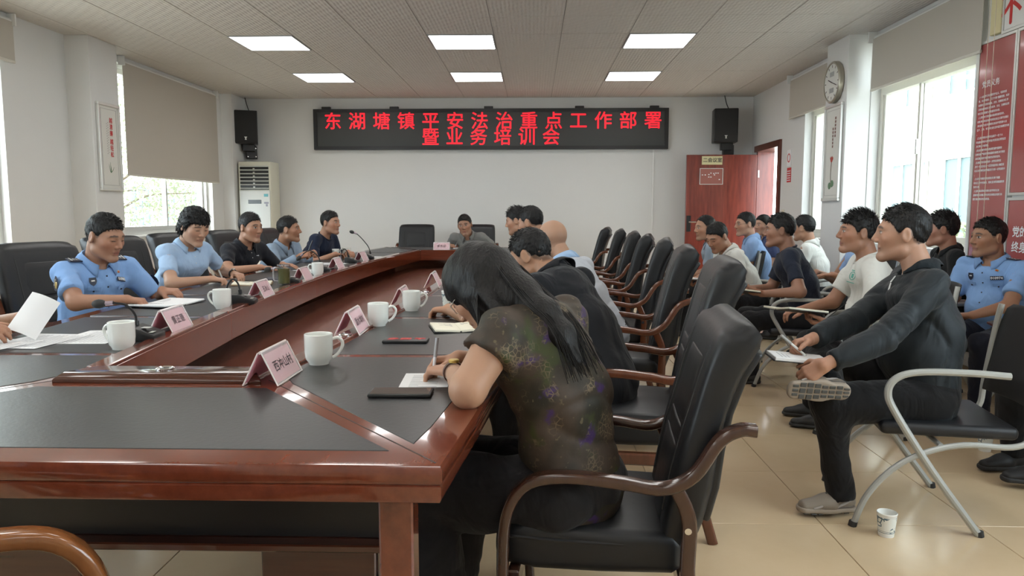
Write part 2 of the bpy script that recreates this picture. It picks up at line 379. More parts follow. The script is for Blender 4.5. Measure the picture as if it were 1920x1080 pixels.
# ------------------------------------------------------------------ wall pieces
t = thing('led_sign', 'long black-framed display with red lettering high on the end wall', 'display sign', (-.635, YB, 2.12)); w = 2.585; H = .585
obj('panel', box(-w+.05, w-.05, -.085, -.01, .05, H-.05), M_dim, t, smooth=0)
obj('frame', swap_xy(rect_frame(-.1, 0, -w, w, 0, H, .05)), M_black, t)
for x in (-2.40, -1.40, -.02, 1.30, 2.38): obj('bracket', box(x-.065, x+.065, -.085, -.03, H, H+.035, .004), M_black, t)
def led_char(ch, x, z, s):
    g = text_geo(ch, s, 0, .001, 3); g = join(*[move(g, (dx, dy, dz)) for dx, dy, dz in ((-.0035, 0, 0), (.0035, 0, .0003), (0, .0035, .0006), (0, -.0035, .0009))])
    return obj('character', xf(g, basis((1, 0, .0), (.10, 0, 1), (x, -.088, z))), M_led, t, smooth=0)
for k, ch in enumerate('东湖塘镇平安法治重点工作部署'): led_char(ch, -2.30+k*.3585, .395, .262)
for k, ch in enumerate('暨业务培训会'): led_char(ch, -.87+k*.352, .165, .262)
tag(obj('wall_conduit', box(1.74, 1.765, YB-.014, YB, .75, 2.115, .003), M_white), 'thin white cable duct running down from the display', 'conduit')
tag(obj('hanging_cable', tube(smooth_path([(1.755, YB-.02, .82), (1.73, YB-.03, .76), (1.76, YB-.03, .70), (1.79, YB-.03, .75), (1.77, YB-.03, .80), (1.80, YB-.03, .68)]), .005, 6), M_black), 'little coil of dark cable below the white duct', 'cable')
def speaker(x, rz, label):
    t = thing('wall_speaker', label, 'loudspeaker', (x, YB-.24, 2.19), rz)
    obj('cabinet', box(-.165, .165, -.13, .13, 0, .47, .012, 2), M_black, t)
    obj('grille', box(-.155, .155, -.138, -.128, .012, .458, .01, 2), mat('grille', (.018, .018, .019), .75, bump=(500, .3)), t)
    obj('badge', xf(prism([(-.022, .02), (.022, .02), (.006, -.002), (.014, -.024), (-.014, -.024), (-.006, -.002)], 0, .003), basis((1, 0, 0), (0, 0, 1), (0, -.139, .075))), M_silver, t)
    obj('mount', join(box(-.05, .12, -.02, .10, -.10, 0, .006), box(.0, .15, .10, .22, -.20, -.02, .006)), M_black, t)
    for k in range(4): obj('bolt', tube([(.02+.11*(k % 2), .094, -.05-.12*(k//2)), (.02+.11*(k % 2), .10, -.05-.12*(k//2))], .008, 8), M_chrome, t)
    obj('cable', tube(smooth_path([(.06, .05, .47), (.03, .10, .56), (.0, .12, .69)]), .006, 6), M_black, t)
speaker(-4.17, .35, 'black wall speaker in the corner above the air conditioner')
speaker(2.72, -.1, 'black wall speaker above the red door')
# air conditioner
t = thing('floor_air_conditioner', 'tall cream floor-standing air conditioner in the back left corner', 'air conditioner', (-4.0, 10.88, 0))
M_ac = mat('ac_cream', (.70, .68, .56), .45); M_acw = mat('ac_white', (.72, .73, .70), .4)
obj('body', box(-.235, .235, -.17, .2, 0, 1.93, .015, 2), M_ac, t)
obj('front_panel', box(-.22, .22, -.19, -.16, .1, 1.52, .008, 2), M_acw, t)
gr = obj('air_outlet', box(-.205, .205, -.182, -.165, 1.53, 1.87), M_black, t)
for k in range(7): obj('louvre', xf(box(-.21, .21, -.012, .012, -.0025, .0025), Matrix.Translation((0, -.19, 1.55+k*.052)) @ Matrix.Rotation(.5, 4, 'X')), M_acw, gr)
[obj('louvre_link', box(-.012, .012, -.2, -.19, 1.56+k*.052, 1.575+k*.052), M_silver, gr) for k in range(6)]
obj('control_display', box(-.095, .095, -.196, -.188, 1.33, 1.385, .003), mat('ac_display', (.05, .05, .05), .2), t)
obj('energy_label', join(box(.135, .195, -.193, -.188, 1.43, 1.47)), mat('energy_blue', (.12, .40, .45), .5), t)
obj('sticker', join(box(.135, .2, -.193, -.188, 1.33, 1.355), box(.16, .185, -.193, -.188, 1.29, 1.325)), mat('sticker_grey', (.30, .30, .36), .5), t)
# framed pictures on the columns
def picture(x, y0, y1, z0, z1, side, label, build):
    t = thing('framed_picture', label, 'picture', (x, (y0+y1)/2, z0)); hy = (y1-y0)/2; H = z1-z0; s = side
    X = lambda a, b: (min(s*a, s*b), max(s*a, s*b))
    f = .028; x0, x1 = X(0, .03)
    obj('frame', rect_frame(x0, x1, -hy, hy, 0, H, f, .004), M_silver, t)
    x0, x1 = X(.003, .015); obj('sheet', box(x0, x1, -hy+f, hy-f, f, H-f), mat('print_paper', (.66, .65, .60), .5), t)
    x0, x1 = X(.015, .0165); i = .055; w = .0025
    obj('border_line', rect_frame(x0, x1, -hy+i, hy-i, i, H-i, w), mat('line_grey', (.25, .25, .24), .6), t)
    build(t, s)
def pic_left(t, s):
    B = lambda y, z: basis((0, 1, 0), (0, 0, 1), (.0165, y, z))
    for k, c in enumerate('越清廉越轻松'): obj('red_character', xf(text_geo(c, .058, .0012), B(.035, .685-k*.062-.02*(k > 2))), M_redink, t, smooth=0)
    obj('small_text', join(*[box(.0165, .017, -.045+(k % 2)*.02, -.037+(k % 2)*.02, .36+k*.012, .368+k*.012) for k in range(26)]), mat('line_grey', (.25, .25, .24)), t, smooth=0)
    o = []
    for a, b in ((-.035, .26), (.0, .24), (.05, .235), (-.01, .28)): o.append(tube(smooth_path([(.018, -.005, .18), (.018, a*.5, .2), (.018, a, b)]), .003, 5, .0008))
    obj('orchid_drawing', join(*o), mat('leaf_print', (.12, .22, .12), .6), t)
def pic_right(t, s):
    B = lambda y, z: basis((0, -1, 0), (0, 0, 1), (-.0165, y, z))
    obj('heading_marks', join(*[box(-.017, -.0163, -.075, -.045, .62+k*.034, .645+k*.034) for k in range(6)], *[box(-.017, -.0163, -.02, .006, .52+k*.034, .545+k*.034) for k in range(6)]), mat('brown_print', (.20, .10, .08), .6), t, smooth=0)['kind'] = 'stuff'
    obj('lotus_stem', tube(smooth_path([(-.018, -.01, .15), (-.018, .01, .25), (-.018, .0, .38)]), .003, 5), mat('stem_print', (.28, .22, .18), .6), t)
    fl_ = []
    for a in (-.9, -.35, .35, .9): fl_.append(xf(icos((0, 0, .03), .02, 1, (.12, .7, 1.8)), Matrix.Translation((-.017, 0, .38)) @ Matrix.Rotation(a*.7, 4, 'X')))
    obj('lotus_flower', join(*fl_), mat('lotus_red', (.42, .07, .05), .6), t)
    obj('lotus_leaf', join(icos((-.017, -.03, .17), .04, 2, (.05, 1, .9)), icos((-.017, .03, .15), .035, 2, (.05, 1.1, 1))), mat('leaf_print', (.12, .22, .12)), t)
picture(-4.19, 7.16, 7.54, 1.42, 2.27, 1, 'slim framed picture with red characters on the left column', pic_left)
picture(2.955, 7.33, 7.75, 1.32, 2.26, -1, 'slim framed lotus picture under the clock on the right column', pic_right)
# clock on the right column
t = thing('wall_clock', 'round pale-faced wall clock on the right column', 'clock', (2.955, 7.54, 2.47))
BX = basis((0, -1, 0), (0, 0, 1), (0, 0, 0))
obj('case', xf(lathe([(.0, 0), (.19, 0), (.2, .01), (.2, .045), (.19, .055), (.178, .055), (.175, .045), (0, .045)], 48), BX), mat('clock_case', (.40, .37, .30), .35, metal=.5), t)
fc = obj('dial', xf(lathe([(0, .046), (.176, .046), (.176, .047), (0, .047)], 40), BX), mat('clock_dial', (.66, .66, .62), .3), t)
obj('hour_marks', xf(join(*[xf(box(-.004, .004, .14, .165, .047, .0485), Matrix.Rotation(k*math.pi/6, 4, 'Z')) for k in range(12)]), BX), M_ink, fc, smooth=0)['kind'] = 'stuff'
for q_ in (.055, -.10): obj('calendar_window', xf(box(-.05, .05, q_, q_+.045, .047, .0485), BX), mat('clock_grey', (.30, .31, .31), .4), fc, smooth=0)
obj('hands', xf(join(xf(box(-.004, .004, -.02, .09, .049, .051), Matrix.Rotation(1.2, 4, 'Z')), xf(box(-.003, .003, -.02, .13, .051, .053), Matrix.Rotation(-1.9, 4, 'Z'))), BX), M_ink, fc, smooth=0)
# red display boards on the right wall
def board(y0, y1, z0, z1, label, m=M_poster):
    t = thing('wall_board', label, 'board', (XR-.03, (y0+y1)/2, z0)); hy = (y1-y0)/2; H = z1-z0
    obj('panel', box(.0, .03, -hy, hy, 0, H, .004), m, t)
    obj('edge_strip', rect_frame(-.004, .0295, -hy-.018, hy+.018, -.018, H+.018, .018), M_silver, t, smooth=0)
    return t
t = board(5.11, 5.50, .55, 2.38, 'tall glossy red board of white printed lines beside the bright window')
BT = lambda y, z: basis((0, -1, 0), (0, 0, 1), (-.001, y, z))
obj('heading', xf(text_geo('党员义务', .050, .0005), BT(.049, 1.545)), M_paper, t, smooth=0)
duty = '(一)认真学习马克思列宁主义、毛泽东思想、邓小平理论、“三个代表”重要思想、科学发展观,学习党的路线、方针、政策和决议,学习党的基本知识,学习科学、文化、法律和业务知识,努力提高为人民服务的本领。|(二)贯彻执行党的基本路线和各项方针、政策,带头参加改革开放和社会主义现代化建设,带动群众为经济发展和社会进步艰苦奋斗,在生产、工作、学习和社会生活中起先锋模范作用。|(三)坚持党和人民的利益高于一切,个人利益服从党和人民的利益,吃苦在前,享受在后,克己奉公,多做贡献。|(四)自觉遵守党的纪律,模范遵守国家的法律法规,严格保守党和国家的秘密,执行党的决定,服从组织分配,积极完成党的任务。|(五)维护党的团结和统一,对党忠诚老实,言行一致,坚决反对一切派别组织和小集团活动,反对阳奉阴违的两面派行为和一切阴谋诡计。|(六)切实开展批评和自我批评,勇于揭露和纠正工作中的缺点、错误,坚决同消极腐败现象作斗争。|(七)密切联系群众,向群众宣传党的主张,遇事同群众商量,及时向党反映群众的意见和要求,维护群众的正当利益。'
lines = []
for para in duty.split('|'):
    s = '  '+para
    while s: lines.append(s[:21]); s = s[21:]
for k, s in enumerate(lines):
    obj('text_line', xf(text_geo(s, .0172, .0004, 0, 1, 'LEFT'), BT(.178, 1.465-k*.0285)), M_paper, t, smooth=0)
t = board(3.9, 5.07, 1.34, 2.38, 'upper plain glossy red board at the right edge of the picture')
t = board(3.9, 5.07, .75, 1.29, 'lower red board with two white lines at the right edge behind the policeman')
for k, s in enumerate(('党的', '终身')): obj('lettering', xf(text_geo(s, .075, .0016, 0, 2, 'LEFT'), BT(.53, .33-k*.10)), M_paper, t, smooth=0)
t = board(3.9, 5.25, 2.42, 2.84, 'white board with a large red character above the red boards', mat('board_white', (.72, .71, .68), .4))
obj('lettering', xf(text_geo('不', .225, .006, 0, 3), BT(.605, .12)), M_redink, t, smooth=0)
tag(obj('corner_trim', box(XR-.035, XR, 5.28, 5.40, 2.42, ZC, .004), mat('trim_yellow', (.70, .62, .36), .5)), 'pale yellow strip beside the white board under the ceiling', 'trim')
# ================================================================== OUTSIDE
M_fac = mat('facade_white', (.80, .78, .72), .8); M_fglass = mat('facade_glass', (.13, .19, .205), .35, spec=.3); M_leaf = mat('leaf_green', (.20, .24, .14), .6, var=(3, .3, (.36, .38, .26)))
M_bark = mat('bark', (.12, .09, .06), .9)
tag(obj('ground_outside', box(-40, 40, -30, 60, -3.6, -3.5), mat('ground_grey', (.45, .43, .38), .9), smooth=0), 'pale paved ground outside the windows', 'ground')['kind'] = 'structure'
def building(label, x, y0, y1, side, name='building'):
    t = thing(name, label, 'building', (x, (y0+y1)/2, -3.5)); hy = (y1-y0)/2; s = side
    obj('wall', box(min(0, s*6), max(0, s*6), -hy, hy, 0, 12), M_fac, t, smooth=0)
    for fz in range(3):
        obj('ledge', box(min(0, -s*.25), max(0, -s*.25), -hy, hy, 3.3*fz+3.0, 3.3*fz+3.22), M_fac, t, smooth=0)
        y = -hy+.8
        while y+1.9 < hy:
            z = 3.3*fz+.7; w = obj('window', join(rect_frame(-s*.05-.02, -s*.05+.02, y, y+1.9, z, z+1.96, .06), *[box(-s*.05-.02, -s*.05+.02, y+k*.61, y+k*.61+.06, z+.06, z+1.90) for k in (1, 2)]), M_fac, t, smooth=0)
            obj('window_pane', box(-s*.02-.005, -s*.02+.005, y+.03, y+1.87, z+.03, z+1.93), M_fglass, w, smooth=0)
            y += 2.6
building('white building with bluish windows seen through the right windows', 9.5, 2, 26, 1)
building('white building beyond the trees outside the left windows', -19, 8, 44, -1)
def leaves(n, c, r, size, seed):
    R = np.random.default_rng(seed); V, F = [], []
    for i in range(n):
        d = R.normal(size=3); d /= np.linalg.norm(d); p = np.array(c)+d*np.array(r)*R.uniform(.35, 1)**.5
        a = R.normal(size=3); a /= np.linalg.norm(a); b = np.cross(a, R.normal(size=3)); b /= np.linalg.norm(b); s = size*R.uniform(.6, 1.3)
        k = len(V); V += [tuple(p-a*s), tuple(p+b*s*.45), tuple(p+a*s), tuple(p-b*s*.45)]; F.append((k, k+1, k+2, k+3))
    return V, F
def tree(x, y, z, h, r, label, seed, n=1500, size=.14):
    t = thing('tree', label, 'tree', (x, y, z)); R = random.Random(seed); br = []
    obj('trunk', tube(smooth_path([(0, 0, 0), (.08, .1, h*.3), (-.05, .05, h*.6), (.1, -.1, h)]), .16, 8, .04), M_bark, t)
    for k in range(12):
        a = R.uniform(0, 6.28); z0 = h*R.uniform(.45, .85)
        br.append(tube(smooth_path([(0, 0, z0), (math.cos(a)*r*.5, math.sin(a)*r*.5, z0+.35*r), (math.cos(a)*r*.95, math.sin(a)*r*.95, z0+.4*r)]), .05, 5, .012))
    obj('branches', join(*br), M_bark, t); o = obj('foliage', leaves(n, (0, 0, h), (r, r, r*.85), size, seed), M_leaf, t, smooth=0); o['kind'] = 'stuff'
tree(-13.5, 22, -3.5, 6.0, 3.6, 'leafy tree outside the left window, left of two', 3, 9000, .075)
tree(-12, 29, -3.5, 6.4, 3.4, 'leafy tree outside the left window, further one', 4, 9000, .075)
tree(-12.5, 11.5, -3.5, 5.2, 2.4, 'leafy tree outside the far left window at the picture edge', 6, 3000, .12)
tree(7.6, 13.2, -3.5, 3.6, 1.15, 'pale green shrub outside the right window', 5, 2600, .07)
tree(8.1, 16.4, -3.5, 3.7, 1.15, 'pale green shrub further along outside the right window', 8, 2600, .07)

# ================================================================== TABLE
ZTB = .75
ax = lambda y: -1.02-.015*(y-2)
hi = lambda y: .22+.21*(1-((y-5.6)/3.55)**2)
ho = lambda y: .84+.26*(1-((y-5.6)/4.27)**2)
YI0, YI1, YO0, YO1 = 2.10, 9.02, 1.335, 9.87
tb = thing('conference_table', 'long boat-shaped red wood conference table with black leather inlays and open centre', 'table', (0, 0, 0))
def arc(fn, s, y0, y1, n=24, d=0.): return [(ax(y)+s*(fn(y)+d), y) for y in np.linspace(y0, y1, n)]
# wooden top as a ring: loft of outer and inner outlines with a rounded edge
def ring_top():
    n = 28
    def outline(fn, y0, y1, d):
        return arc(fn, 1, y0-d, y1+d, n, d)+arc(fn, -1, y1+d, y0-d, n, d)
    prof = [(-.02, .672), (-.004, .675), (0, .682), (0, .706), (-.004, .709), (0, .712), (.003, .718), (.003, .738), (-.002, .747), (-.012, ZTB)]
    loops = [[(x, y, z) for x, y in outline(ho, YO0, YO1, d)] for d, z in prof]
    loops += [[(x, y, ZTB) for x, y in outline(hi, YI0, YI1, .004)], [(x, y, ZTB-.004) for x, y in outline(hi, YI0, YI1, 0)], [(x, y, .64) for x, y in outline(hi, YI0, YI1, 0)], [(x, y, .64) for x, y in outline(hi, YI0, YI1, .04)], [(x, y, .66) for x, y in outline(hi, YI0, YI1, .05)]]
    g = loft(loops+[loops[0]], caps=False)
    return g
obj('table_top', ring_top(), M_table, tb)
# leather inlays, one per place
def pad(poly, name='leather_inlay'):
    return obj(name, bevel(prism(poly, ZTB-.004, ZTB+.0015), .0015, 1), M_pad, tb)
grooves = []
def pad_r(s, y0, y1, first=None, last=None):
    ys = np.linspace(y0, y1, 8)
    a = [(ax(y)+s*(hi(y)+.085), y) for y in ys]; b = [(ax(y)+s*(ho(y)-.075), y) for y in ys[::-1]]
    if first: a = [p for p in a if p[1] > first[0][1]]; b = [p for p in b if p[1] > first[1][1]]; poly = [(first[0][0], first[0][1])]+a+b+[(first[1][0], first[1][1])]
    elif last: a = [p for p in a if p[1] < last[0][1]]; b = [p for p in b if p[1] < last[1][1]]; poly = a+[last[0], last[1]]+b
    else: poly = a+b
    return pad(poly if s > 0 else poly[::-1])
cuts = [2.37+.87*k for k in range(8)]
for s in (1, -1):
    cx = ax(1.6)
    pad_r(s, 1.45, cuts[0]-.022, first=((cx+s*.36, 1.975), (cx+s*.775, 1.455)))
    for k in range(7): pad_r(s, cuts[k]+.022, cuts[k+1]-.022)
    cx = ax(9.4); pad_r(s, cuts[7]+.022, 9.72, last=((cx+s*.36, 9.15), (cx+s*.775, 9.74)))
cx = ax(1.6); pad([(cx-.735, 1.41), (cx+.735, 1.41), (cx+.31, 1.92), (cx-.31, 1.92)])
cx = ax(9.5); pad([(cx-.31, 9.21), (cx+.31, 9.21), (cx+.735, 9.79), (cx-.735, 9.79)])
# mitre joints: thin dark lines let into the wood at the corners and the cross strips
jl = []
def joint(p, q, w=.0016):
    d = Vector((q[0]-p[0], q[1]-p[1], 0)).normalized(); n = Vector((-d.y, d.x, 0))*w
    jl.append(prism([(p[0]-n.x, p[1]-n.y), (q[0]-n.x, q[1]-n.y), (q[0]+n.x, q[1]+n.y), (p[0]+n.x, p[1]+n.y)], ZTB-.002, ZTB+.0006))
for s in (1, -1):
    joint((ax(1.4)+s*.83, 1.345), (ax(2.0)+s*.285, 2.02)); joint((ax(9.8)+s*.83, 9.86), (ax(9.1)+s*.285, 9.1))
for q_ in jl: obj('mitre_joint', q_, mat('joint_dark', (.02, .008, .006), .5), tb, smooth=0)
# raised cable strips around the opening, with grommets
def strip(s, y0, y1):
    a = [(ax(y)+s*(hi(y)+.012), y) for y in np.linspace(y0, y1, 6)]; b = [(ax(y)+s*(hi(y)+.072), y) for y in np.linspace(y1, y0, 6)]
    return obj('cable_strip', bevel(prism(a+b if s < 0 else (a+b)[::-1], ZTB-.002, ZTB+.010), .003, 1), M_table, tb)
for s in (1, -1):
    ys = [2.14, 3.36, 5.08, 6.8, 8.98]
    for a, b in zip(ys[:-1], ys[1:]): strip(s, a+.002, b-.002)
def grommet(x, y, z):
    o = obj('grommet', move(lathe([(.016, -.002), (.024, -.002), (.025, .004), (.021, .006), (.016, .003)], 20, True), (x, y, z)), M_chrome, tb)
    obj('grommet_hole', move(lathe([(0, .0), (.017, .0), (.017, .0018), (0, .0018)], 16), (x, y, z)), M_black, o)
for y in (2.72, 4.2, 5.9, 7.6): grommet(ax(y)+hi(y)+.042, y, ZTB+.010)
cx = ax(2.0)
g = loft([[(cx-.295, 1.965, ZTB-.002), (cx+.285, 1.965, ZTB-.002), (cx+.225, 2.09, ZTB-.002), (cx-.235, 2.09, ZTB-.002)],
          [(cx-.295, 1.965, ZTB+.010), (cx+.285, 1.965, ZTB+.010), (cx+.225, 2.09, ZTB+.016), (cx-.235, 2.09, ZTB+.016)],
          [(cx-.275, 1.985, ZTB+.026), (cx+.268, 1.985, ZTB+.026), (cx+.222, 2.075, ZTB+.026), (cx-.230, 2.075, ZTB+.026)]])
cb = obj('cable_cover', bevel(g, .003, 1), M_tabled, tb); grommet(cx-.01, 2.03, ZTB+.026)
# inner faces, well floor, understructure
for s in (1, -1):
    for a, b in zip(ys[:-1], ys[1:]):
        p = [(ax(y)+s*(hi(y)-.001), y) for y in np.linspace(a+.0015, b-.0015, 8)]; q = [(x+s*.03, y) for x, y in p[::-1]]
        obj('inner_board', prism(p+q if s < 0 else (p+q)[::-1], .63, ZTB-.0005), M_table, tb, smooth=30)
for y in (3.2, 5.0, 6.8, 8.4):
    obj('pedestal', box(ax(y)-.28, ax(y)+.28, y-.03, y+.03, 0, .50, .003), M_tabled, tb)
for y0, y1 in ((YI0-.03, YI0+.001), (YI1-.001, YI1+.03)):
    obj('inner_board', box(ax(y0)-hi(y0)-.02, ax(y0)+hi(y0)+.02, y0, y1, .63, ZTB-.0005), M_tabley, tb)
wf = arc(hi, 1, YI0-.2, YI1+.2, 20, .2)+arc(hi, -1, YI1+.2, YI0-.2, 20, .2)
obj('well_floor', prism(wf, .50, .52), mat('well_wood', (.20, .062, .040), .24, coat=.5, var=(4, .3, (.28, .10, .065)), stretch=(5, .6, 5)), tb)
wl = arc(ho, 1, YO0+.22, YO1-.22, 24, -.22)+arc(ho, -1, YO1-.22, YO0+.22, 24, -.22)
n = len(wl); mid = n//2
obj('modesty_panel', loft([[(x, y, .08) for x, y in wl], [(x, y, .615) for x, y in wl]], caps=False), M_tabled, tb) if 0 else None
# near end: posts, dark modesty board, ledge, end panels and foot
cx = ax(1.5)
for s in (1, -1):
    obj('leg_post', box(cx+s*.745-.034, cx+s*.745+.034, 1.40, 1.47, 0, .673, .004), M_table, tb)
    obj('side_panel', loft([[(x, y, .42) for x, y in arc(ho, s, 2.0, 9.2, 20, -.30)]+[(x, y, .42) for x, y in arc(ho, s, 9.2, 2.0, 20, -.33)], [(x, y, .673) for x, y in arc(ho, s, 2.0, 9.2, 20, -.30)]+[(x, y, .673) for x, y in arc(ho, s, 9.2, 2.0, 20, -.33)]]), M_tabled, tb)
    obj('leg_post', box(ax(9.7)+s*.745-.034, ax(9.7)+s*.745+.034, 9.73, 9.80, 0, .673, .004), M_table, tb)
    obj('end_panel', box(*((cx+.40, cx+.66) if s > 0 else (cx-.66, cx-.02)), 1.60, 1.63, 0, .487, .003), M_tabled, tb)
obj('modesty_board', box(cx-.71, cx+.71, 1.56, 1.58, .505, .673, .002), M_black, tb)
obj('ledge', box(cx-.71, cx+.71, 1.52, 1.62, .488, .505, .003), M_tabled, tb)
obj('modesty_board', box(ax(9.7)-.71, ax(9.7)+.71, 9.66, 9.68, .05, .673, .002), M_tabled, tb)

# ================================================================== THINGS ON THE TABLE
Z0 = ZTB+.0018
def mug_parts():
    b = lathe([(.0, .004), (.024, .004), (.026, 0), (.030, .0), (.031, .005), (.040, .018), (.0425, .04), (.043, .092), (.0415, .0935), (.040, .092), (.0395, .04), (.036, .018), (0, .012)], 28)
    h = tube(smooth_path([(.041, 0, .076), (.058, 0, .079), (.071, 0, .066), (.069, 0, .048), (.056, 0, .028), (.041, 0, .018)], 5), .0052, 8)
    return mesh('cup_body', b, M_porc), mesh('handle', h, M_porc)
MB_, MH_ = mug_parts(); M_tea = mat('tea', (.10, .06, .02), .05)
def mug(x, y, rz, label):
    t = thing('porcelain_mug', label, 'mug', (x, y, Z0), rz, 'white porcelain mugs on the table'); put('cup_body', MB_, t); put('handle', MH_, t)
    return t
mug(-.655, 2.235, 0.25, 'white porcelain mug beside the nearest pink name card')
mug(-.632, 3.005, 0.2, 'white porcelain mug behind the second pink name card')
mug(-.572, 3.475, 0.25, 'white porcelain mug, third along the right side of the table')
mug(-1.395, 2.465, 2.9, 'white porcelain mug in front of the near left microphone')
mug(-1.495, 3.525, 3.0, 'white porcelain mug by the notebook of the policeman at the table')
mug(-1.575, 5.40, 3.0, 'white porcelain mug beside the glass of tea further down the left side')
mug(-1.93, 7.67, 3.0, 'small far white mug beside the patterned paper cup on the left side')
def tent(x, y, rz, s, label, marks=None):
    """pink name card in a clear holder, ridge along local y, lettering towards +x"""
    t = thing('name_card', label, 'name card', (x, y, Z0), rz, 'pink name cards on the table'); h = .088; b = .046; l = .098
    side = lambda k, o, th: [(k*(b+o), 0), (k*(b+o-th), 0), (k*(.004+o-th), h), (k*(.004+o), h)]
    for k in (1, -1):
        P = [(k*b, 0), (k*.003, h)]; d = Vector((P[1][0]-P[0][0], 0, P[1][1]-P[0][1])); nrm = Vector((d.z*k, 0, -d.x*k)).normalized()
        def sheet(o, th, m0, m1, ll):
            q = [Vector((P[0][0], 0, P[0][1]))+d*m0, Vector((P[0][0], 0, P[0][1]))+d*m1]
            lo = [[tuple(q[i]+nrm*oo+Vector((0, yy, 0))) for i, oo in ((0, o), (1, o), (1, o+th), (0, o+th))] for yy in (-ll, ll)]
            return loft(lo)
        obj('holder_leaf', sheet(.0012, .0022, 0, 1, l), M_acryl, t, smooth=0)
        obj('card', sheet(0, .0008, .06, .93, l-.006), M_pink, t, smooth=0)
        obj('holder_edge', join(*[tube([tuple(Vector((P[0][0], yy, P[0][1]))+nrm*.002), tuple(Vector((P[1][0], yy, P[1][1]))+nrm*.002)], .0022, 6) for yy in (-l, l)], tube([tuple(Vector((P[0][0], -l, .001))+nrm*.002), tuple(Vector((P[0][0], l, .001))+nrm*.002)], .002, 6)), mat('acrylic_edge', (.80, .74, .72), .15), t)
        M = basis((0, k, 0), tuple(d), tuple(Vector((P[0][0], 0, P[0][1]))+d*.48+nrm*.0040))
        if s and k == 1: obj('lettering', xf(text_geo(s, .036 if len(s) < 4 else .034, .0002, 0, 2, spacing=1.05), M), M_ink, t, smooth=0)
    obj('holder_ridge', tube([(0, -l, h+.001), (0, l, h+.001)], .004, 8), mat('acrylic_edge', (.80, .74, .72)), t)
    return t
tent(-.725, 2.035, -.02, '西冲山村', 'pink name card in clear holder, nearest of all, at the corner of the opening')
tent(-.700, 2.85, .02, '湖水坳村', 'pink name card, second along the right side')
tent(-.655, 3.70, .03, '', 'pink name card half hidden behind the third right-hand mug')
tent(-.622, 4.62, .03, '', 'pink name card beside the long-haired woman’s head')
tent(-1.418, 2.86, .06, '黄正德', 'pink name card beside the near left microphone, first on the left side')
tent(-1.492, 4.03, .06, '王冰山', 'pink name card in front of the woman in pale blue')
tent(-1.56, 5.0, .04, '', 'pink name card just past the glass of tea')
tent(-1.61, 6.05, .0, '', 'pink name card, fourth along the left side')
tent(-1.625, 7.02, -.03, '', 'pink name card, farthest on the left side, by the upright microphone')
tent(-1.12, 9.12, -1.57, '李杰位', 'pink name card facing down the table at its far end')
def mic(x, y, rz, label, neck, head_dir):
    t = thing('gooseneck_microphone', label, 'microphone', (x, y, Z0), rz, 'table microphones')
    g = prism([(-.055, 0), (.055, 0), (.055, .022), (-.025, .052), (-.055, .052)], -.055, .055)
    obj('base', bevel(xf(g, basis((1, 0, 0), (0, 0, 1), (0, 0, 0))), .005, 2), M_black, t)
    obj('label_plate', join(box(.0, .03, -.03, .0, .0445, .0455), box(.032, .046, -.045, -.01, .030, .031)), M_silver, t)
    P = smooth_path(neck, 6); obj('neck', tube(P, .0045, 8), M_black, t)
    obj('neck_sleeve', tube([neck[0], tuple(Vector(neck[0])+(P[2]-P[0])*1.2)], .009, 10), M_black, t)
    e = Vector(neck[-1]); d = Vector(head_dir).normalized()
    obj('collar', tube([e, e+d*.03], .008, 10), mat('mic_metal', (.45, .38, .45), .25, metal=.8), t)
    obj('windscreen', xf(icos((0, 0, 0), .017, 2, (1, 1, 1.5)), Matrix.Translation(e+d*.048) @ d.to_track_quat('Z', 'Y').to_matrix().to_4x4()), M_rubber, t)
mic(-1.42, 2.66, .1, 'black gooseneck microphone beside the white mug at near left', [(-.03, .01, .05), (-.035, .01, .09), (-.06, .0, .125), (-.10, -.01, .135)], (-1, -.1, -.05))
loop_ = [(-.02, .0, .05), (-.03, .0, .10), (-.055, .0, .125), (-.08, .0, .10), (-.09, .0, .06)]
mic(-1.46, 3.72, .2, 'black microphone with neck bent over by the woman in pale blue', loop_, (0, 0, -1))
mic(-1.575, 4.80, .2, 'black microphone half hidden behind the glass of tea', [(-.02, 0, .05), (-.04, 0, .09), (-.1, .02, .10)], (-1, 0, -.2))
mic(-1.63, 5.75, .2, 'black microphone with neck bent over behind the fourth name card', [(-.02, 0, .05), (-.04, 0, .12), (-.1, .0, .165), (-.15, .0, .14)], (-.7, 0, -.7))
mic(-1.66, 6.75, .2, 'black microphone with looped neck before the farthest name card', loop_, (0, 0, -1))
mic(-1.62, 7.30, .2, 'black microphone with tall upright neck past the farthest name card', [(.02, .0, .05), (.0, .0, .12), (-.06, .0, .20), (-.11, .0, .25)], (-1, 0, .35))
# glass tea mug
t = thing('glass_tea_mug', 'tall clear glass mug of green tea on the left side', 'glass mug', (-1.575, 4.66, Z0), 3.0)
obj('glass_body', lathe([(0, 0), (.038, 0), (.040, .004), (.040, .128), (.038, .13), (.036, .128), (.036, .014), (0, .012)], 24), M_glass, t)
obj('tea', lathe([(0, .013), (.0355, .013), (.0355, .106), (0, .106)], 20), mat('tea_liquid', (.15, .13, .05), .08, alpha=.85), t)
obj('tea_leaves', leaves(160, (0, 0, .03), (.03, .03, .016), .008, 9), mat('tea_leaf', (.12, .13, .02), .5), t, smooth=0)
obj('handle', tube(smooth_path([(.04, 0, .11), (.065, 0, .11), (.072, 0, .07), (.065, 0, .03), (.04, 0, .03)]), .005, 8), mat('acrylic', (.9, .88, .9)), t)
obj('lid_rim', lathe([(.034, .122), (.041, .122), (.041, .132), (.034, .132)], 24, True), M_chrome, t)
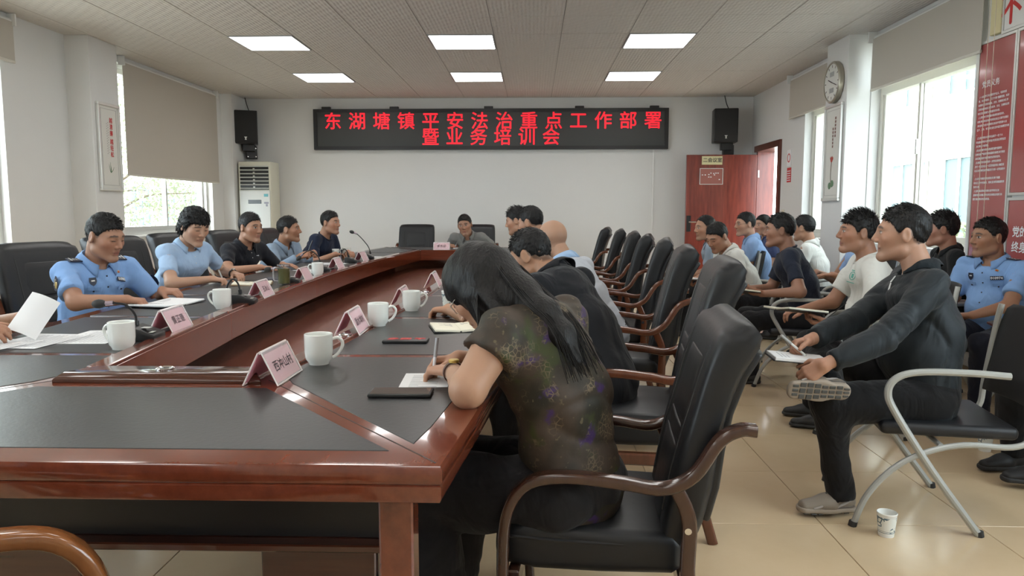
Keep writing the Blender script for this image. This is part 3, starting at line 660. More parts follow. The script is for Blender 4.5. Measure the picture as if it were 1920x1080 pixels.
def cup_material():
    m = mat('paper_cup_print', (.80, .80, .76), .6); nt = m.node_tree; p = nt.nodes['Principled BSDF']; tc = nt.nodes.new('ShaderNodeTexCoord')
    v = nt.nodes.new('ShaderNodeTexVoronoi'); v.feature = 'DISTANCE_TO_EDGE'; v.inputs['Scale'].default_value = 55; L(nt, tc.outputs['Object'], v.inputs['Vector'])
    n = nt.nodes.new('ShaderNodeTexNoise'); n.inputs['Scale'].default_value = 26; L(nt, tc.outputs['Object'], n.inputs['Vector'])
    g1 = nt.nodes.new('ShaderNodeMath'); g1.operation = 'LESS_THAN'; g1.inputs[1].default_value = .11; L(nt, v.outputs['Distance'], g1.inputs[0])
    g2 = nt.nodes.new('ShaderNodeMath'); g2.operation = 'GREATER_THAN'; g2.inputs[1].default_value = .49; L(nt, n.outputs['Fac'], g2.inputs[0])
    mu = nt.nodes.new('ShaderNodeMath'); mu.operation = 'MULTIPLY'; L(nt, g1.outputs[0], mu.inputs[0]); L(nt, g2.outputs[0], mu.inputs[1])
    mx = nt.nodes.new('ShaderNodeMix'); mx.data_type = 'RGBA'; mx.inputs['A'].default_value = (.78, .79, .74, 1); mx.inputs['B'].default_value = (.09, .15, .19, 1)
    L(nt, mu.outputs[0], mx.inputs['Factor']); L(nt, mx.outputs['Result'], p.inputs['Base Color']); return m
M_cupp = cup_material(); M_cupw = mat('paper_cup_white', (.80, .80, .76), .6); M_cupb = mat('paper_cup_band', (.10, .16, .20), .6)
def paper_cup(x, y, z, label):
    t = thing('paper_cup', label, 'paper cup', (x, y, z), group='patterned paper cups'); s = 1.
    obj('cup_wall', lathe([(.0, .006), (.0255, .006), (.0265, 0), (.0275, 0), (.029, .02), (.0345, .082), (.0355, .088), (.0335, .088), (.0275, .02), (.0, .008)], 28), M_cupw, t)
    obj('printed_band', lathe([(.0292, .018), (.0345, .076), (.0347, .076), (.0294, .018)], 28, True), M_cupp, t)
    [obj('band_line', lathe([(.0290+(z_-.02)*.089, z_), (.0297+(z_-.02)*.089, z_), (.0297+(z_-.02)*.089, z_+.003), (.0290+(z_-.02)*.089, z_+.003)], 28, True), M_cupb, t) for z_ in (.016, .022, .073)]
    obj('rim', lathe([(.0340, .086), (.0362, .086), (.0366, .0885), (.0350, .091), (.0338, .0885)], 28, True), M_cupw, t)
paper_cup(1.335, 2.75, 0, 'patterned paper cup on the floor by the grey chair leg')
paper_cup(2.31, 3.78, 0, 'patterned paper cup on the floor beside the black sneakers')
paper_cup(-.40, 3.52, Z0, 'patterned paper cup on the table beyond the right-hand mugs')
paper_cup(-1.985, 7.45, Z0, 'patterned paper cup on the far left of the table')
def phone(x, y, rz, label, red=False):
    t = thing('smartphone', label, 'phone', (x, y, Z0), rz)
    obj('body', box(-.08, .08, -.038, .038, 0, .010, .004, 2), M_black, t)
    if red: obj('printed_case', xf(join(*[xf(text_geo(c, .04, .003, .0003), Matrix.Translation((dx, 0, 0))) for c, dx in (('不', .05), ('四', .0), ('多', -.045))]), Matrix.Translation((0, 0, .0105)) @ Matrix.Rotation(0, 4, 'Z')), mat('case_red', (.55, .03, .03), .4), t, smooth=0)
    else: obj('screen', box(-.074, .074, -.034, .034, .0098, .0104), mat('phone_screen', (.09, .08, .075), .1), t, smooth=0)
phone(-.335, 1.855, .02, 'black smartphone lying in front of the long-haired woman')
phone(-.455, 2.63, .0, 'black smartphone with red printed case lying further up the table', True)
def notebook(x, y, z, rz, label, w=.14, h=.20, th=.010, opened=True, cover=(.02, .02, .02), page=None, rot=(0, 0)):
    t = thing('notebook', label, 'notebook', (x, y, z), rz); t.rotation_euler = (rot[0], rot[1], rz); pm = page or M_paper
    cm = mat('cover_%02x%02x%02x' % tuple(int(c*255) for c in cover), cover, .5)
    sides = (-1, 1) if opened else (1,)
    for s in sides:
        g = box(min(0, s*w), max(0, s*w), -h/2, h/2, 0, th, .002); a = -s*.06 if opened else 0
        obj('cover', xf(box(min(0, s*(w+.004)), max(0, s*(w+.004)), -h/2-.004, h/2+.004, -.003, 0), Matrix.Rotation(a, 4, 'Y')), cm, t, smooth=0)
        obj('pages', xf(g, Matrix.Rotation(a, 4, 'Y')), pm, t)
        obj('writing', xf(join(*[box(min(s*.02, s*(w-.03-.02*(k % 3))), max(s*.02, s*(w-.03-.02*(k % 3))), h/2-.03-k*.014, h/2-.032-k*.014, th, th+.0004) for k in range(6 if s < 0 else 3)]), Matrix.Rotation(a, 4, 'Y')), mat('faint_ink', (.25, .25, .28), .7), t, smooth=0)
    if opened: obj('spine', box(-.004, .004, -h/2, h/2, -.003, th*.6), cm, t, smooth=0)
    return t
def pen(p0, p1, label, col=(.75, .75, .75), grp=None):
    t = thing('pen', label, 'pen', tuple(p0)); d = Vector(p1)-Vector(p0)
    obj('barrel', tube([d*.08, d*.95], .0046, 10), mat('pen_%d' % int(col[0]*100), col, .3), t)
    obj('tip', tube([Vector((0, 0, 0)), d*.09], .0010, 8, .0042), M_chrome, t); obj('cap', tube([d*.62, d], .0052, 10), mat('pen_cap_%d' % int(col[1]*100), tuple(c*.5 for c in col), .3), t)
def paper(x, y, z, rz, label, w=.21, h=.297, rot=(0, 0), lines=True, curl=0.):
    t = thing('paper_sheet', label, 'paper', (x, y, z), rz); t.rotation_euler = (rot[0], rot[1], rz); n = 8
    lo = [[(-w/2+w*k/n, -h/2, curl*math.sin(math.pi*k/n)), (-w/2+w*k/n, h/2, curl*math.sin(math.pi*k/n)), (-w/2+w*k/n, h/2, curl*math.sin(math.pi*k/n)+.0009), (-w/2+w*k/n, -h/2, curl*math.sin(math.pi*k/n)+.0009)] for k in range(n+1)]
    obj('sheet', loft(lo), M_paper, t)
    if lines and not curl: obj('print_lines', join(*[box(-w/2+.025, w/2-.03-.05*((k*7) % 4 == 0), h/2-.03-k*.015, h/2-.032-k*.015, .001, .0013) for k in range(15)]), mat('faint_ink', (.25, .25, .28)), t, smooth=0)
# ================================================================== CHAIRS
def exec_chair_proto(wood):
    """high-backed leather armchair, front towards +y, origin on the floor"""
    t = put('conference_armchair', None)
    # backrest: side profile of centre line (y, z), half width, half thickness
    prof = [(-.20, .40, .235, .045), (-.225, .50, .25, .055), (-.245, .60, .255, .058), (-.262, .70, .255, .052), (-.285, .80, .25, .048), (-.315, .90, .248, .052), (-.345, .965, .245, .060), (-.372, 1.00, .24, .050), (-.392, 1.015, .235, .030)]
    pts = smooth_path([(w, y, z) for y, z, w, th in prof], 3); ths = np.interp(np.linspace(0, 1, len(pts)), np.linspace(0, 1, len(prof)), [p[3] for p in prof])
    loops = []
    for i, p in enumerate(pts):
        a, b = pts[max(i-1, 0)], pts[min(i+1, len(pts)-1)]; tg = Vector((0, b.y-a.y, b.z-a.z)).normalized(); nm = Vector((0, tg.z, -tg.y))
        lp = []
        for k in range(28):
            an = 2*math.pi*k/28; ca, sa = math.cos(an), math.sin(an); e = .42
            x = p.x*math.copysign(abs(ca)**e, ca); q = ths[i]*math.copysign(abs(sa)**.62, sa)
            if q > 0: q += .018*max(0, (abs(x)/p.x-.62)/.38)*(i < len(pts)*.8)      # side bolsters stand proud
            lp.append((x, p.y+nm.y*q, p.z+nm.z*q))
        loops.append(lp)
    bk = obj('backrest', loft(loops), M_leather, t, smooth=60)
    # stitched centre panels on the front of the backrest
    def fpanel(z0, z1, hw, off):
        P = [(z, float(np.interp(z, [q[1] for q in prof], [q[0] for q in prof])), float(np.interp(z, [q[1] for q in prof], [q[3] for q in prof]))) for z in np.linspace(z0, z1, 6)]
        lo = []
        for z, y, th in P: lo.append([(x, y+th*1.0+off*(1-(x/hw)**4), z) for x in np.linspace(-hw, hw, 9)]+[(x, y+th*.6, z) for x in np.linspace(hw, -hw, 9)])
        return bevel(loft(lo), .006, 2, 50)
    for z0, z1, hw in ((.44, .675, .14), (.685, .73, .14), (.74, .93, .14)): obj('centre_panel', fpanel(z0, z1, hw, .006), M_leather2, bk, smooth=60)
    seam = [tube(smooth_path([(s*.17, y+th*.98+.003, z) for y, z, w, th in prof[1:7]], 4), .0035, 6) for s in (-1, 1)]
    for sm_ in seam: obj('seam_piping', sm_, M_rubber, bk)
    # padded back cover
    lo = []
    for y, z, w, th in prof[1:7]: lo.append([(x, y-th-.004-.010*(1-(x/(w-.03))**6), z-.012) for x in np.linspace(-w+.03, w-.03, 9)]+[(x, y-th*.5, z) for x in np.linspace(w-.03, -w+.03, 9)])
    obj('rear_cover', bevel(loft(lo), .008, 2, 40), M_leather2, bk, smooth=60)
    # seat
    lo = []
    for y, hw, z0, z1 in ((-.22, .235, .36, .44), (-.19, .25, .345, .46), (.0, .255, .34, .465), (.17, .255, .34, .475), (.245, .25, .35, .465), (.275, .24, .375, .44)):
        r = .03; lo.append([(a, y, (z0+z1)/2+b) for a, b in rrect(hw*2, z1-z0, min(r, (z1-z0)/2-.004), 4)])
    st = obj('seat', loft(lo), M_leather, t, smooth=60)
    obj('seat_piping', tube(smooth_path([(-.235, -.2, .425), (-.254, .0, .43), (-.252, .2, .435), (-.2, .268, .435), (.2, .268, .435), (.252, .2, .435), (.254, 0, .43), (.235, -.2, .425)], 4), .005, 6), M_leather2, st)
    pr = rrect(.046, .030, .009, 3)
    for s in (-1, 1):
        x = s*.285
        P = smooth_path([(x, .235, .0), (x, .245, .2), (x, .25, .40), (x, .235, .53), (x, .18, .605), (x, .08, .625), (x, -.06, .615), (x, -.16, .605), (x, -.235, .645), (x*.97, -.295, .735), (x*.95, -.345, .765), (x*.95, -.385, .765)], 5)
        obj('armrest', sweep(P, pr, (1, 0, 0)), wood, t, smooth=50)
        P = smooth_path([(x, -.19, .615), (x, -.225, .52), (x, -.225, .36), (x, -.25, .18), (x, -.30, .0)], 5)
        obj('rear_leg', sweep(P, rrect(.036, .038, .008, 3), (1, 0, 0)), wood, t, smooth=50)
        obj('side_rail', box(x-.018, x+.018, -.215, .235, .285, .33, .006), wood, t)
        obj('bolt', tube([(x+s*.018, -.222, .50), (x+s*.022, -.222, .50)], .009, 10), M_chrome, t)
    for y in (-.22, .225): obj('cross_rail', box(-.27, .27, y-.015, y+.015, .285, .345, .005), wood, t)
    return t
EX = {k: exec_chair_proto(w) for k, w in (('red', M_cwood), ('dark', M_cwoodd), ('honey', M_cwoodl))}
_used = set()
def place(proto, key, x, y, face, label, cat, group):
    """face = direction (dx, dy) the sitter looks"""
    o = proto if key not in _used else copy_tree(proto); _used.add(key)
    o.location = (x, y, 0); o.rotation_euler = (0, 0, math.atan2(face[1], face[0])-math.pi/2)
    tag(o, label, cat, group)
    if key == 'vis': o.scale = (.97, .97, .92)
    return o
def chair(kind, x, y, face, label): return place(EX[kind], 'ex'+kind, x, y, face, 'black leather armchair '+label, 'chair', 'black leather conference armchairs')
chair('dark', .19, 2.03, (-.995, .10), 'nearest the camera, under the long-haired woman').scale = (.95, .95, .915)
chair('red', .40, 2.98, (-.985, .12), 'pulled back behind the man in black at the table')
chair('red', .47, 4.06, (-.985, .14), 'third from the camera on the right side, empty high back')
chair('red', .55, 5.16, (-.98, .18), 'fourth from the camera on the right side')
chair('red', .56, 6.05, (-.98, .18), 'fifth from the camera on the right side')
chair('red', .58, 6.95, (-.99, .1), 'sixth from the camera on the right side')
chair('red', .56, 7.85, (-.99, .1), 'seventh from the camera on the right side')
chair('red', .50, 8.75, (-.98, .15), 'eighth and farthest on the right side')
chair('red', -1.62, 10.13, (.03, -1), 'standing empty at the far end of the table')
chair('red', -.78, 10.13, (0, -1), 'behind the man in grey at the far end')
chair('honey', -.845, .875, (.86, .5), 'whose honey-brown arm shows in the bottom left corner').scale = (1.06, 1.06, 1.06)
chair('red', -2.62, 2.62, (.95, -.1), 'at the left edge beside the hands holding papers')
chair('red', -2.82, 3.42, (.92, -.35), 'empty, between the left edge and the policeman at the table')
chair('red', -2.56, 4.12, (.93, -.35), 'behind the policeman at the table')
chair('red', -2.72, 5.22, (.93, -.35), 'behind the woman in pale blue')
chair('red', -2.72, 6.12, (.93, -.35), 'behind the man in the black polo shirt')
chair('red', -2.66, 7.10, (.95, -.2), 'behind the man in the grey-blue shirt')
chair('red', -2.52, 7.95, (.97, -.1), 'behind the man in the navy shirt at the far left')
def visitor_proto():
    t = put('visitor_chair', None); R = .0125
    for s in (-1, 1):
        x = s*.265
        P = smooth_path([(x, -.19, .668), (x, -.05, .675), (x, .12, .672), (x, .205, .645), (x, .235, .585), (x, .205, .50), (x, .06, .26), (x, -.12, .0)], 6)
        obj('arm_frame', tube(P, .0145, 10), M_tube, t)
        P = smooth_path([(x*.97, .34, .0), (x*.97, .29, .14), (x*.97, .20, .26), (x*.97, .09, .335), (x*.95, -.05, .375), (x*.93, -.22, .375), (x*.92, -.285, .42), (x*.92, -.30, .55), (x*.90, -.33, .80), (x*.88, -.345, .90)], 5)
        obj('leg_frame', tube(P, R, 10), M_tube, t)
        for (yy, zz) in ((-.12, 0), (.34, 0)): obj('foot_cap', move(tube([(x*(1 if yy < 0 else .97), yy, 0), (x*(1 if yy < 0 else .97), yy-.004*np.sign(yy), .022)], .0165, 10), (0, 0, 0)), M_rubber, t)
    obj('seat', xf(bevel(box(-.235, .235, -.25, .245, .395, .45), .022, 4, 30), Matrix.Identity(4)), M_seatb, t, smooth=60)
    obj('cross_bar', tube([(-.25, .03, .365), (.25, .03, .365)], .011, 8), M_tube, t)
    lo = []
    for z, y, hw in ((.50, -.285, .235), (.60, -.300, .24), (.72, -.320, .238), (.82, -.338, .23), (.885, -.348, .215), (.905, -.352, .19)):
        row = []
        for x in np.linspace(-hw, hw, 11): row.append((x, y-.045*(1-(x/.24)**2), z))
        lo.append(row+[(x, y_-.010, z_) for x, y_, z_ in row[::-1]])
    obj('backrest', bevel(loft(lo), .003, 1, 50), M_mesh, t, smooth=60)
    return t
VP = visitor_proto()
def vchair(x, y, face, label): return place(VP, 'vis', x, y, face, 'grey-tubed black visitor chair '+label, 'chair', 'grey tube visitor chairs')
vchair(1.61, 3.02, (-.985, .17), 'nearest, under the man in the dark jacket')
vchair(1.93, 4.22, (-.97, .22), 'under the man in the white T-shirt')
vchair(1.93, 5.30, (-.95, .30), 'under the man in the navy T-shirt')
vchair(1.80, 6.30, (-.95, .25), 'under the man bending forward in white')
vchair(1.86, 7.35, (-.95, .25), 'farthest of the front row by the door')
vchair(2.82, 3.62, (-.98, .1), 'at the right edge under the person in black trousers')
vchair(2.86, 4.62, (-.97, -.2), 'under the policeman by the red board')
vchair(2.80, 5.30, (-.97, .1), 'under the man in the black shirt by the window')
vchair(2.62, 6.30, (-.96, .2), 'behind the man in the white T-shirt')
vchair(2.62, 7.05, (-.96, .2), 'under the man in the white polo by the column')
vchair(2.40, 7.95, (-.96, .2), 'under the man with glasses')
vchair(2.62, 8.75, (-.96, .2), 'under the woman with tied hair')
from mathutils.bvhtree import BVHTree
# ================================================================== PEOPLE
f32 = np.float32
class Field:
    """signed distance samples on a grid; primitives are blended in where they reach"""
    def __init__(s, lo, hi, h):
        s.lo = np.array(lo, float); s.h = h; n = np.ceil((np.array(hi)-s.lo)/h).astype(int)+1; s.n = n
        s.D = np.full(n, 1.0, f32); s.ax = [(s.lo[i]+h*np.arange(n[i])).astype(f32) for i in range(3)]
    def reg(s, lo, hi):
        a = np.clip(np.floor((np.array(lo)-s.lo)/s.h).astype(int), 0, s.n); b = np.clip(np.ceil((np.array(hi)-s.lo)/s.h).astype(int)+1, 0, s.n)
        sl = tuple(slice(a[i], b[i]) for i in range(3))
        return sl, s.ax[0][sl[0]][:, None, None], s.ax[1][sl[1]][None, :, None], s.ax[2][sl[2]][None, None, :]
    def add(s, fn, lo, hi, k=.01, mode='u'):
        pad = k+2*s.h+.006; sl, X, Y, Z = s.reg(np.array(lo)-pad, np.array(hi)+pad)
        A = s.D[sl]
        if A.size == 0: return
        B = fn(X, Y, Z).astype(f32)
        if mode == 'u': h = np.maximum(k-np.abs(A-B), 0)/k; s.D[sl] = np.minimum(A, B)-h*h*k*.25
        elif mode == 's': B = -B; h = np.maximum(k-np.abs(A-B), 0)/k; s.D[sl] = np.maximum(A, B)+h*h*k*.25
        else: h = np.maximum(k-np.abs(A-B), 0)/k; s.D[sl] = np.maximum(A, B)+h*h*k*.25
    def cone(s, a, b, ra, rb, k=.01, lat=None, sq=1., cut=None, mode='u'):
        a = np.array(a, float); b = np.array(b, float); r = max(ra, rb)*max(sq, 1)
        s.add(lambda X, Y, Z: sd_cone(X, Y, Z, a, b, ra, rb, lat, sq, cut), np.minimum(a, b)-r, np.maximum(a, b)+r, k, mode)
    def ell(s, c, R, rad, k=.01, mode='u'):
        c = np.array(c, float); r = max(rad); s.add(lambda X, Y, Z: sd_ell(X, Y, Z, c, R, rad), c-r, c+r, k, mode)
    def mesh(s): return surface_nets(s.D, s.lo, s.h)
def sd_cone(X, Y, Z, a, b, ra, rb, lat=None, sq=1., cut=None):
    px, py, pz = X-a[0], Y-a[1], Z-a[2]; d = b-a
    if lat is not None:
        e = (px*lat[0]+py*lat[1]+pz*lat[2])*(1/sq-1); px, py, pz = px+e*lat[0], py+e*lat[1], pz+e*lat[2]
        dl = float(d@lat)*(1/sq-1); d = d+dl*lat
    t = np.clip((px*d[0]+py*d[1]+pz*d[2])/max(float(d@d), 1e-9), 0, 1)
    q = np.sqrt((px-t*d[0])**2+(py-t*d[1])**2+(pz-t*d[2])**2)-(ra+(rb-ra)*t)
    if cut is not None:
        for (c, n) in cut: q = np.maximum(q, (X-c[0])*n[0]+(Y-c[1])*n[1]+(Z-c[2])*n[2])
    return q
def sd_ell(X, Y, Z, c, R, rad):
    x, y, z = X-c[0], Y-c[1], Z-c[2]
    u = [(x*R[0][i]+y*R[1][i]+z*R[2][i]) for i in range(3)]
    k0 = np.sqrt(sum((u[i]/rad[i])**2 for i in range(3))); k1 = np.sqrt(sum((u[i]/rad[i]**2)**2 for i in range(3)))
    return k0*(k0-1)/np.maximum(k1, 1e-6)
def surface_nets(D, lo, h):
    S = D < 0; n = np.array(D.shape)
    c = [S[i:n[0]-1+i, j:n[1]-1+j, k:n[2]-1+k] for i in (0, 1) for j in (0, 1) for k in (0, 1)]
    cnt = sum(x.astype(np.int8) for x in c); act = (cnt > 0) & (cnt < 8); idx = np.argwhere(act)
    if len(idx) == 0: return np.zeros((0, 3)), []
    offs = [(i, j, k) for i in (0, 1) for j in (0, 1) for k in (0, 1)]
    val = np.stack([D[idx[:, 0]+o[0], idx[:, 1]+o[1], idx[:, 2]+o[2]] for o in offs], 1).astype(float)
    pos = np.zeros((len(idx), 3)); w = np.zeros(len(idx)); O = np.array(offs, float)
    for a in range(8):
        for b in range(a+1, 8):
            if np.abs(O[a]-O[b]).sum() != 1: continue
            m = (val[:, a] < 0) != (val[:, b] < 0)
            if not m.any(): continue
            t = val[m, a]/(val[m, a]-val[m, b]); pos[m] += O[a]+t[:, None]*(O[b]-O[a]); w[m] += 1
    V = lo+(idx+pos/w[:, None])*h
    im = np.full(act.shape, -1, np.int32); im[tuple(idx.T)] = np.arange(len(idx)); F = []
    for axis in range(3):
        p, q = [a for a in range(3) if a != axis]
        A = [slice(None)]*3; B = [slice(None)]*3; A[axis] = slice(0, n[axis]-1); B[axis] = slice(1, n[axis])
        for a in (p, q): A[a] = slice(1, n[a]-1); B[a] = slice(1, n[a]-1)
        sa, sb = S[tuple(A)], S[tuple(B)]; e = np.argwhere(sa != sb)
        if len(e) == 0: continue
        flip = sa[tuple(e.T)]; e[:, p] += 1; e[:, q] += 1
        def cell(dp, dq):
            g = e.copy(); g[:, p] += dp; g[:, q] += dq; return im[g[:, 0], g[:, 1], g[:, 2]]
        Q = np.stack([cell(-1, -1), cell(0, -1), cell(0, 0), cell(-1, 0)], 1)
        if axis == 1: flip = ~flip
        Q[~flip] = Q[~flip][:, ::-1]; F.append(Q)
    F = np.concatenate(F); F = F[(F >= 0).all(1)]
    return V, F
def np_mesh(name, parts, m, org, colors=None):
    V = np.concatenate([p[0] for p in parts])-np.array(org); off = np.cumsum([0]+[len(p[0]) for p in parts[:-1]]); F = np.concatenate([p[1]+o for p, o in zip(parts, off)])
    me = bpy.data.meshes.new(name); me.vertices.add(len(V)); me.vertices.foreach_set('co', V.astype(f32).ravel())
    me.loops.add(F.size); me.loops.foreach_set('vertex_index', F.astype(np.int32).ravel()); me.polygons.add(len(F)); me.polygons.foreach_set('loop_start', np.arange(0, F.size, 4, dtype=np.int32))
    me.update(calc_edges=True); me.shade_smooth()
    if colors is not None:
        a = me.color_attributes.new('Col', 'FLOAT_COLOR', 'POINT'); c = np.concatenate(colors); a.data.foreach_set('color', np.concatenate([c, np.ones((len(c), 1))], 1).astype(f32).ravel())
    me.materials.append(m); return me
def nz(v): v = np.array(v, float); return v/np.linalg.norm(v)
UPV = np.array([0, 0, 1.])
def wob(seed, amp, freq, n=5):
    R = np.random.default_rng(seed); K = R.normal(size=(n, 3))*freq; ph = R.uniform(0, 6.28, n)
    return lambda X, Y, Z: amp/n*2*sum(np.sin(X*K[i, 0]+Y*K[i, 1]+Z*K[i, 2]+ph[i]) for i in range(n))
def ik(a, b, la, lb, pole):
    d = b-a; L_ = np.linalg.norm(d)
    if L_ > (la+lb)*.985: s = L_/((la+lb)*.985); la *= s; lb *= s
    u = d/L_; x = (la*la-lb*lb+L_*L_)/(2*L_); hgt = math.sqrt(max(la*la-x*x, 1e-6)); p = pole-u*(pole@u); p = nz(p)
    return a+u*x+p*hgt
HANDS = {'flat': (12, 14, 8, .35), 'relax': (28, 38, 22, .45), 'pen': (48, 62, 30, .95), 'grip': (55, 75, 40, .8), 'hold': (35, 40, 22, .8)}
def hand_prims(w, d, nrm, side, pose, sc=1.):
    """list of (a, b, ra, rb, k) for one hand; w wrist, d finger direction, nrm palm normal, side +1 right -1 left"""
    d = nz(d); nrm = nz(np.array(nrm, float)-d*np.dot(nrm, d)); th = np.cross(d, nrm)*side; m, p, q, tc = HANDS[pose]; out = []
    rot = lambda a: d*math.cos(math.radians(a))+nrm*math.sin(math.radians(a))
    for i, (o, l, fwd, dr) in enumerate(((.028, .072, .082, 0), (.0095, .080, .086, 4), (-.0095, .074, .082, 8), (-.0275, .058, .074, 12))):
        b = w+d*fwd*sc+th*o*sc; out.append((w+d*.012*sc+th*o*.55*sc, b, .0135*sc, .0115*sc, .012))
        sp = th*o*.35; a1 = m+dr*(m > 20); s1 = nz(rot(a1)+sp*3*(m < 40)); j1 = b+s1*l*.45*sc; s2 = rot(a1+p); j2 = j1+s2*l*.31*sc; s3 = rot(a1+p+q); j3 = j2+s3*l*.24*sc
        r = .0092 if i < 3 else .0078
        out += [(b, j1, r*sc*1.05, r*sc*.95, .004), (j1, j2, r*sc*.95, r*sc*.86, .003), (j2, j3, r*sc*.86, r*sc*.72, .003)]
        if i == 0: tip = j3
    tb = w+d*.022*sc+th*.022*sc+nrm*.008*sc; t1 = tb+nz(th*.75+d*.7+nrm*.35)*.040*sc
    aim = nz((tip-t1)*tc*8+(d*.9+th*.35+nrm*.2)); t2 = t1+aim*.033*sc; t3 = t2+nz(aim+nrm*.15)*.024*sc
    out += [(w+d*.01*sc, tb, .016*sc, .016*sc, .012), (tb, t1, .015*sc, .0115*sc, .010), (t1, t2, .0112*sc, .0100*sc, .004), (t2, t3, .0100*sc, .0080*sc, .003)]
    return out, tip, t3
M_skin = mat('skin', (.4, .25, .16), .5, attr=True, sss=.12, bump=(180, .04))
M_hair = mat('hair_black', (.0075, .007, .007), .48, bump=(150, .35), stretch=(1, 1, .25), spec=.28)
M_hairb = mat('hair_soft', (.013, .011, .010), .5, bump=(140, .4), spec=.35)
def cloth(name, col, rough=.85):
    if 'cloth_'+name in MATS: return MATS['cloth_'+name]
    m = mat('cloth_'+name, col, rough, sheen=.08, spec=.25); nt = m.node_tree; p = nt.nodes['Principled BSDF']; tc = nt.nodes.new('ShaderNodeTexCoord'); hts = []
    for sc, dist, st, mp_ in ((7., 1.8, .75, (1, 1, .55)), (420., 0., .12, (1, 1, 1))):
        mp = nt.nodes.new('ShaderNodeMapping'); mp.inputs['Scale'].default_value = mp_; L(nt, tc.outputs['Object'], mp.inputs[0])
        n = nt.nodes.new('ShaderNodeTexNoise'); n.inputs['Scale'].default_value = sc; n.inputs['Detail'].default_value = 2.5; n.inputs['Distortion'].default_value = dist; L(nt, mp.outputs[0], n.inputs['Vector'])
        b = nt.nodes.new('ShaderNodeBump'); b.inputs['Strength'].default_value = st; b.inputs['Distance'].default_value = .022 if sc < 50 else .002; L(nt, n.outputs['Fac'], b.inputs['Height'])
        if hts: L(nt, hts[-1].outputs[0], b.inputs['Normal'])
        hts.append(b)
    L(nt, hts[-1].outputs[0], p.inputs['Normal']); return m
HAIRLINE = {
  'short': dict(ys=[-.11, -.075, -.04, -.02, .0, .014, .022, .034, .048, .066, .085, .11], zs=[-.055, -.052, -.025, .022, .026, .004, .006, .030, .052, .066, .073, .076], rad=(.0815, .1025, .1015), up=.032, amp=.0025),
  'spiky': dict(ys=[-.11, -.075, -.04, -.02, .0, .014, .022, .034, .048, .066, .085, .11], zs=[-.055, -.05, -.025, .02, .024, .0, .002, .026, .044, .056, .060, .060], rad=(.0825, .1045, .107), up=.032, amp=.004),
  'thin': dict(ys=[-.11, -.075, -.04, -.02, .0, .014, .022, .034, .048, .066, .085, .11], zs=[-.055, -.052, -.02, .024, .028, .006, .01, .04, .066, .085, .092, .096], rad=(.0795, .100, .0965), up=.032, amp=.0015),
  'bob': dict(ys=[-.12, -.07, -.03, -.005, .02, .05, .075, .11], zs=[-.075, -.07, -.03, .005, -.005, .042, .050, .048], rad=(.089, .110, .106), up=.030, amp=.005),
  'tied': dict(ys=[-.11, -.07, -.02, .02, .045, .065, .085, .11], zs=[-.05, -.04, -.005, .01, .04, .066, .076, .08], rad=(.082, .103, .099), up=.032, amp=.001)}
def strands(V, H, R, hs, hair, seed, org, n):
    R_ = np.random.default_rng(seed+77); c = H+R @ (np.array((0, -.013, .02))*hs); idx = R_.choice(len(V), min(n, len(V)), replace=False); B = V[idx]; l = (B-H) @ R/hs
    nr = (B-c) @ R; nr = nr/np.array((.08, .10, .10))**2*.008; nr /= np.linalg.norm(nr, axis=1)[:, None]; nr = nr @ R.T
    top = np.clip((l[:, 2]-.045)/.06, 0, 1)[:, None]; dn = np.array((0, -.1, -1.)) @ R.T; fw = np.array((0, 1., .15)) @ R.T
    up, ln0, ln1 = {'short': (.22, .008, .019), 'spiky': (.75, .010, .030), 'thin': (.15, .008, .015), 'bob': (.05, .024, .034), 'tied': (.06, .012, .012)}[hair]
    d = nr*(up*top+.12)+(dn*(1-top)+fw*top*np.sign(.02+l[:, 1:2]*0+1))*.9+R_.normal(size=B.shape)*(.16 if hair != 'spiky' else .28); d /= np.linalg.norm(d, axis=1)[:, None]
    ln = (ln0+(ln1-ln0)*top)*R_.uniform(.6, 1.25, (len(B), 1)); a = np.cross(d, nr); a /= np.linalg.norm(a, axis=1)[:, None]+1e-9; b = np.cross(d, a); ring = []
    B = B-nr*.003
    for t, r, bend in ((0, .0017, 0), (.55, .0013, .05), (1, .0003, -.12)):
        p = B+d*ln*t+nr*ln*bend
        for k in range(3): th = 2.094*k; ring.append(p+(a*math.cos(th)+b*math.sin(th))*r)
    Vv = np.stack(ring, 1).reshape(-1, 3); o = (np.arange(len(B))*9)[:, None]; F = np.concatenate([o+np.array([q+k, q+(k+1) % 3, q+3+(k+1) % 3, q+3+k])[None] for q in (0, 3) for k in range(3)])
    return Vv, F
